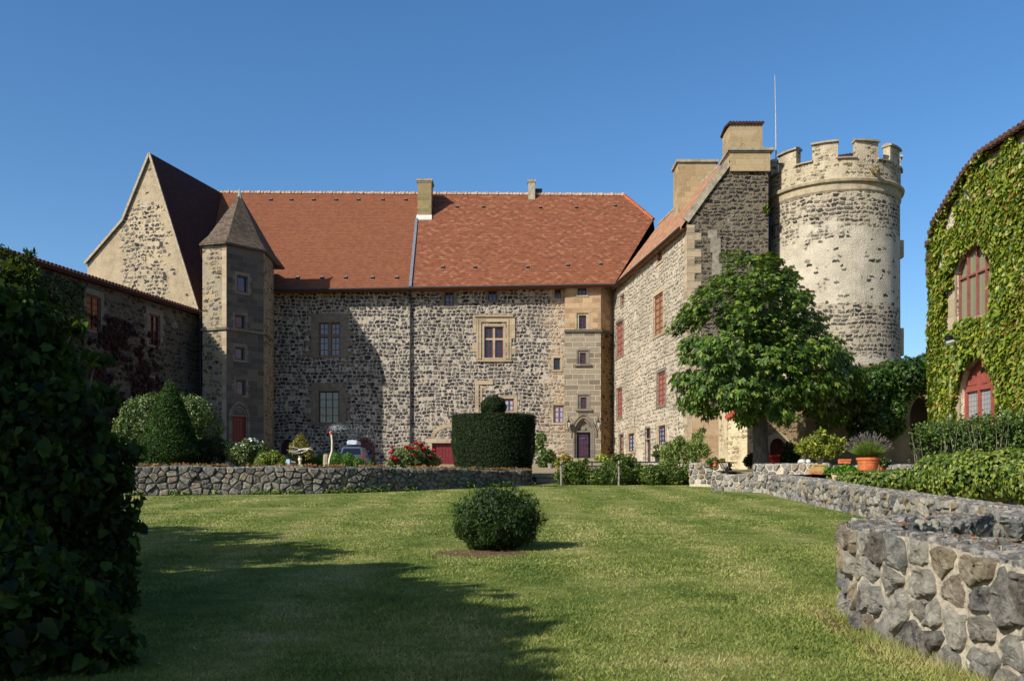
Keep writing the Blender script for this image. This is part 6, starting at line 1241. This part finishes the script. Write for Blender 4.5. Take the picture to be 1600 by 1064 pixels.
V = np.concatenate(V).reshape(-1, 3); b = np.arange(len(V) // 4)[:, None] * 4; Fc = np.concatenate([b + np.array([[0, 1, 2]]), b + np.array([[0, 2, 3]])], 1).reshape(-1, 3)
np_mesh('crown', V, Fc, leafmat('chestnut leaves', ['#14230b', '#233a12', '#355119', '#4f6c24', '#7b8634'], .28, .55, .2, .25), ctx)
mb = MB(); tb = px(1189, 738, YT); fk = px(1187, 655, YT); mb.tube([tb + Vector((0, 0, -.1)), tb + Vector((0, 0, .15)), tb + Vector((0, 0, .7)), px(1188, 690, YT), fk, px(1190, 600, YT)], [.45, .36, .3, .29, .3, .22], 16)
for (x, y, dy) in ((1150, 540, -.8), (1120, 560, .8), (1175, 480, .5), (1195, 440, -.3), (1225, 520, -1), (1255, 550, 1), (1150, 590, 1.5), (1100, 600, -1), (1285, 590, 0), (1215, 580, 1.8), (1170, 560, -2), (1205, 600, -2)):
    a = fk.lerp(px(1190, 600, YT), random.random()); b = px(x, y, YT + dy); m1 = a.lerp(b, .5) + Vector((random.uniform(-.1, .1), 0, .35)); mb.tube([a, m1, b], [.14, .09, .03], 8)
    for _ in range(3): c = b + Vector((random.uniform(-.8, .8), random.uniform(-.8, .8), random.uniform(.1, .7))); mb.tube([m1.lerp(b, .6), c], [.04, .012], 5)
mb.build('trunk', bark('chestnut bark', '#37322b', '#6d675b'), ctx, smooth=True)

# ---- big shaded bush in the left foreground
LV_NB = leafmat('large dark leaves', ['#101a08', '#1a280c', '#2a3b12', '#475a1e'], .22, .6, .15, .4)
nbY = 9.6; NB = lobes_px([(15, 470, 55), (50, 520, 55), (0, 440, 36), (75, 585, 60), (105, 650, 60), (30, 620, 100), (150, 700, 42), (110, 730, 80), (165, 770, 40), (60, 760, 120), (160, 850, 52), (120, 880, 90), (150, 930, 60), (60, 920, 120), (110, 1010, 90), (30, 1040, 120), (-60, 500, 100), (-60, 700, 150), (-60, 900, 150), (185, 735, 26), (190, 810, 26), (188, 880, 24)], nbY, .55, 20) + lobes_px([(20, 960, 120), (100, 985, 90), (60, 1060, 110), (150, 1050, 60), (185, 1000, 30), (-80, 900, 150)], 7.0, .25, 21) + lobes_px([(170, 620, 18), (205, 700, 16), (150, 560, 14), (120, 505, 14), (212, 780, 12)], nbY, .3, 22)
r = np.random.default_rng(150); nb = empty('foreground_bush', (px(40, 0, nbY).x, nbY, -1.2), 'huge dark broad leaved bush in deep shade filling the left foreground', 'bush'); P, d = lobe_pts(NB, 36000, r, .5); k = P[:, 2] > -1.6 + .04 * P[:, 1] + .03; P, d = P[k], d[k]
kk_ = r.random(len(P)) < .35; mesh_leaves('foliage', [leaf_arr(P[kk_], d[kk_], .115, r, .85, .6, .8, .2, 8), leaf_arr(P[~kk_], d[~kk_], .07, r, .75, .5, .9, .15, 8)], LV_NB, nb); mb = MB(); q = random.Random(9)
for l in NB: a = Vector((px(30, 0, nbY).x + q.uniform(-.4, .4), nbY + q.uniform(-.2, .2), -1.25)); b = Vector(l[:3]); mb.tube([a, a.lerp(b, .5) + Vector((q.uniform(-.2, .2), q.uniform(-.2, .2), .1)), b], [.05, .03, .008], 6)
mb.tube([px(0, 823, 9.2), px(30, 850, 8.9), px(60, 885, 8.8), px(92, 925, 8.9)], [.012, .011, .01, .005], 6)
mb.build('stem', bark(), nb)
P, d = lobe_pts(lobes_px([(10, 425, 16), (25, 410, 12), (45, 402, 10), (5, 395, 10), (40, 430, 22)], nbY, .1, 3), 500, r, 1.0); mesh_leaves('shoots', [leaf_arr(P, d, .06, r, .4, -.5, 1)], LV_NB, nb)

# ---- trees outside the frame on the left that shade the lawn
def shade_tree(name, base, lobes, label, seed):
    e = empty(name, base, label, 'tree', 'trees left of the lawn'); r = np.random.default_rng(seed); P, d = lobe_pts(lobes, 12000, r, .6); mesh_leaves('crown', [leaf_arr(P, d, .42, r, .7, .4, .8)], LV_DK, e); mb = MB(); c = Vector(lobes[0][:3]); b = Vector(base); mb.tube([b, b.lerp(c, .5), c], [.3, .22, .08], 10)
    for l in lobes[1:]: mb.tube([b.lerp(c, .5), Vector(l[:3])], [.14, .03], 7)
    mb.build('trunk', bark(), e)
Sv = Vector((-.755, -.656, .68))
def occ(x, y, t, rr, sink=1.25):
    Y = 1.6 / ((y - HOR) / F + .04); g = Vector(((x - 800) / F * Y, Y, lawn_h(0, Y))); return tuple(g + Sv * t - Vector((0, 0, rr * sink))) + (rr,)
A = [occ(230, 822, 11.5, 1.5), occ(330, 824, 12, 1.4), occ(430, 833, 12, 1.3), occ(150, 830, 12, 2.2), occ(330, 850, 12, 1.8), occ(480, 850, 12, 1.2)]
B = [occ(530, 858, 11.5, 1.1), occ(600, 885, 11.5, 1.2), occ(450, 900, 11.5, 2.0), occ(690, 905, 11.5, .9), occ(560, 940, 11.5, 1.8), occ(760, 915, 11.5, .75)]
D_ = [occ(795, 945, 11, .8), occ(790, 990, 11, .9), occ(700, 1000, 11, 1.1), occ(820, 975, 11, .7), occ(855, 975, 11, .55), occ(720, 960, 11, 1.2), occ(840, 1015, 11, .65), occ(620, 1020, 11, 1.8), occ(760, 1060, 11, 1.1), occ(560, 1100, 11, 2.0)]
for i, (L_, lab) in enumerate(((A, 'farthest of the shade trees left of the lawn, outside the picture'), (B, 'middle shade tree left of the lawn, outside the picture'), (D_, 'nearest shade tree left of the lawn, outside the picture'))):
    L_ = L_ + [(l[0] - 1.6, l[1] + .6, l[2] - 1.4, 1.9) for l in L_[:4]] + [(l[0] - 1.0, l[1], l[2] - 3.0, 1.6) for l in L_[:3]]; m = L_[0]
    shade_tree('shade_tree', (m[0] - .5, m[1], lawn_h(0, m[1])), L_, lab, 160 + i)

# ---- creepers on the side wing
LV_RED = leafmat('red creeper', ['#281112', '#3a1617', '#4d2221'], .2); LV_OL = leafmat('olive creeper', ['#1f2a10', '#3c431a', '#6a6230'], .2)
ra, rb = FL.hit(125, 560)[0], FL.hit(245, 580)[0]
rcr = empty('red_creeper', FL.P((ra + rb) / 2, 2.5, .1), 'dark red creeper spreading low on the shaded side wing', 'climbing plant')
def redskip(S, Z, r):
    t_ = np.array([mnoise.noise(Vector((a * .35, b * .5, 3))) + .9 * mnoise.noise(Vector((a * 1.6, b * 1.6, 7))) + .7 * mnoise.noise(Vector((a * 3.5, b * 3.5, 4))) for a, b in zip(S, Z)]); return t_ + .035 * (Z - 5.5) + .0 > .12 - .45 * np.clip((S - ra) / (rb - ra) - .35, 0, 1)
wall_ivy('foliage', FL, ra - 1, rb + .6, 2.2, lambda s: 10.2 - .0 * s, 16000, .17, [], LV_RED, '', '', 9, .12, .2, redskip, rcr)
ga_, gb_ = FL.hit(30, 500)[0], FL.hit(128, 500)[0]; ocr = empty('olive_creeper', FL.P((ga_ + gb_) / 2, 2.5, .1), 'olive brown creeper hanging from the eave of the side wing, behind the foreground bush', 'climbing plant')
wall_ivy('foliage', FL, ga_, gb_, 2.0, lambda s: 11.6, 14000, .18, [], LV_OL, '', '', 10, .5, .5, None, ocr)
tcyp = lobes_px([(45, 425, 12), (48, 445, 14), (50, 470, 15)], 40, .2, 2); P, d = lobe_pts(tcyp, 900, np.random.default_rng(171), .4); e = empty('young_cypress', (tcyp[0][0], 40, 2), 'narrow young conifer top rising above the foreground bush against the side wing', 'conifer'); mesh_leaves('foliage', [leaf_arr(P, d, .2, np.random.default_rng(172), .3, -.6, .6)], LV_BOX, e); mb = MB(); mb.tube([(tcyp[0][0], 40, 1.5), tcyp[0][:3]], [.12, .03], 7); mb.build('trunk', bark(), e)
e = empty('tower_weed', px(1196, 327, 54.8), 'tuft of green weed growing where the gable meets the round tower', 'plant'); P, d = lobe_pts(lobes_px([(1196, 324, 4), (1198, 329, 4)], 54.8, .1, 2), 260, np.random.default_rng(175), .6); mesh_leaves('foliage', [leaf_arr(P, d, .12, np.random.default_rng(176), .7, .3, .7)], LV_IH, e)

# ---- car
CY = 66.0; car = empty('parked_car', (px(548, 0, 66).x, 66, 1.1), 'silver blue estate car seen from behind, parked by the castle wall', 'car')
cxm = px(548, 0, CY).x; cz = court_h(cxm, CY) + .02; m_car = plain('slate blue car paint', '#56606f', .25, .6, .5, .02); m_dk = glassmat('car glass', '#0b0d10', .06)
def loft(name, secs, mat, parent, hw, smooth=True):    # secs: (y, [(halfwidth, z)...]) cross sections, mirrored
    mb = MB(); R_ = []
    for y, pr in secs: R_.append([Vector((cxm + w, CY + y, cz + z)) for w, z in pr] + [Vector((cxm - w, CY + y, cz + z)) for w, z in reversed(pr)])
    for a, b in zip(R_[:-1], R_[1:]):
        for i in range(len(a)): j = (i + 1) % len(a); mb.face([a[i], a[j], b[j], b[i]])
    mb.face(R_[0][::-1]); mb.face(R_[-1]); return mb.build(name, mat, parent, smooth=False, weld=True)
bsec = lambda y, k, top, w=.9: (y, [(w * .93 * k, .28), (w * k, .45), (w * k, .85), (w * .95 * k, top)])
body = loft('body', [bsec(0, .94, .98), bsec(.12, 1, 1.02), bsec(2.2, 1, 1.0), bsec(3.4, 1, .95), bsec(4.3, .92, .78)], m_car, car, .9)
loft('cabin', [(.18, [(.83, 1.0), (.8, 1.05), (.7, 1.05)]), (.55, [(.82, 1.0), (.68, 1.62), (.5, 1.66)]), (2.2, [(.82, 1.0), (.68, 1.62), (.5, 1.68)]), (3.2, [(.82, .97), (.78, 1.02), (.6, 1.03)])], m_car, car, .9)
mb = MB(); mb.face([Vector((cxm + x, CY + y, cz + z)) for x, y, z in ((-.68, .2, 1.09), (.68, .2, 1.09), (.57, .45, 1.53), (-.57, .45, 1.53))]); mb.build('rear_window', m_dk, car)
for sg in (-1, 1):
    mb = MB(); mb.box((cxm + sg * .76 - .1, CY - .03, cz + .82), (cxm + sg * .76 + .1, CY + .1, cz + 1.06)); mb.build('tail_light', plain('tail light red', '#7d1f1c', .3), car)
    for y in (.8, 3.4): mb = MB(); c = Vector((cxm + sg * .8, CY + y, cz + .32)); mb.tube([c - Vector((.11, 0, 0)), c + Vector((.11, 0, 0))], .32, 18); w = mb.build('wheel', m_iron, car); mb = MB(); mb.tube([c + Vector((sg * .1, 0, 0)), c + Vector((sg * .125, 0, 0))], .2, 14); mb.build('rim', m_lead, w)
    mb = MB(); mb.box((cxm + sg * 1.0 - .1, CY + 2.4, cz + 1.0), (cxm + sg * 1.0 + .1, CY + 2.5, cz + 1.15)); mb.build('mirror', m_car, car)
mb = MB(); mb.box((cxm - .26, CY - .025, cz + .72), (cxm + .26, CY, cz + .84)); mb.build('number_plate', plain('plate white', '#c9ccd2', .5), car); mb = MB(); mb.box((cxm - .86, CY - .07, cz + .38), (cxm + .86, CY + .1, cz + .56)); mb.build('bumper', plain('bumper grey', '#30343b', .5), car)
rb_ = empty('roof_box', (cxm, CY + 1, cz + 1.7), 'pale silver roof box on top of the parked car', 'roof box'); mb = MB(); pr = [(0, -.14), (.36, -.14), (.42, -.02), (.4, .1), (.3, .2), (0, .22)]
secs = [(CY + .6, .75), (CY + .7, .95), (CY + 1.6, 1.0), (CY + 2.4, .8), (CY + 2.6, .5)]; R_ = [[Vector((cxm + w * k, y, cz + 1.92 + z * k)) for w, z in pr] + [Vector((cxm - w * k, y, cz + 1.92 + z * k)) for w, z in pr[::-1]] for y, k in secs]
for a, b in zip(R_[:-1], R_[1:]):
    for i in range(len(a)): j = (i + 1) % len(a); mb.face([a[i], a[j], b[j], b[i]])
mb.face(R_[0][::-1]); mb.build('shell', plain('pale silver plastic', '#b3bcc8', .3, .5), rb_); mb = MB()
for y in (CY + 1, CY + 2): mb.bar((cxm - .6, y, cz + 1.72), (cxm + .6, y, cz + 1.72), .05, .04)
mb.build('roof_bar', m_iron, rb_)
# ---- tufts at the foot of the round wall and a few fallen leaves
PG = Path(RG, 2); r = np.random.default_rng(200); V = []
for k in range(9000):
    q = r.random() * PG.L; v = PG.at(q, abs(r.normal()) * .12 + .03)
    if mnoise.noise(Vector((q * 1.3, 4, 0))) < -.05: continue
    h = r.uniform(.04, .15); a = r.random() * 6.283; b = r.random() * 6.283; w = .004; z = lawn_h(0, v.y) - .01; V += [(v.x - w * math.cos(a), v.y - w * math.sin(a), z), (v.x + w * math.cos(a), v.y + w * math.sin(a), z), (v.x + h * .6 * math.cos(b), v.y + h * .6 * math.sin(b), z + h)]
V = np.array(V); meta(np_mesh('grass_tufts', V, np.arange(len(V)).reshape(-1, 3), m_blade), 'longer grass tufts along the foot of the rounded stone wall', 'grass', kind='stuff')
n = 260; Y = 5.5 + 26 * r.random(n) ** 1.6; X = (r.random(n) * 2 - 1) * Y * .5; k = (X < 3) & (X > -7); X, Y = X[k], Y[k]; P = np.stack([X, Y, -1.6 + .04 * Y + .035], 1)
meta(mesh_leaves('fallen_leaves', [leaf_arr(P, np.tile([0, 0, 1.], (len(P), 1)), .05, r, .7, 0, .3)], leafmat('dry fallen leaves', ['#7a5c34', '#a08650', '#5f4a2c'], 0)), 'few dry brown leaves scattered on the lawn', 'fallen leaves', kind='stuff')
P = []; 
for k in range(1500):
    q = r.random() * PG.L; 
    if mnoise.noise(Vector((q * 1.1, 9, 0))) < .1: continue
    v = PG.at(q, -r.uniform(.03, .47)); zz = float(np.interp(v.y, [3.2, 5.9, 6.9, 9, 10.5, 12.4], [-.72, -.55, -.43, -.37, -.35, -.33])); P.append((v.x, v.y, zz + .045))
P = np.array(P); meta(mesh_leaves('wall_top_sedum', [leaf_arr(P, np.tile([0, 0, 1.], (len(P), 1)), .022, r, .6, 0, .8)], LV_SED), 'red brown stonecrop growing on top of the rounded stone wall', 'ground cover', kind='stuff')
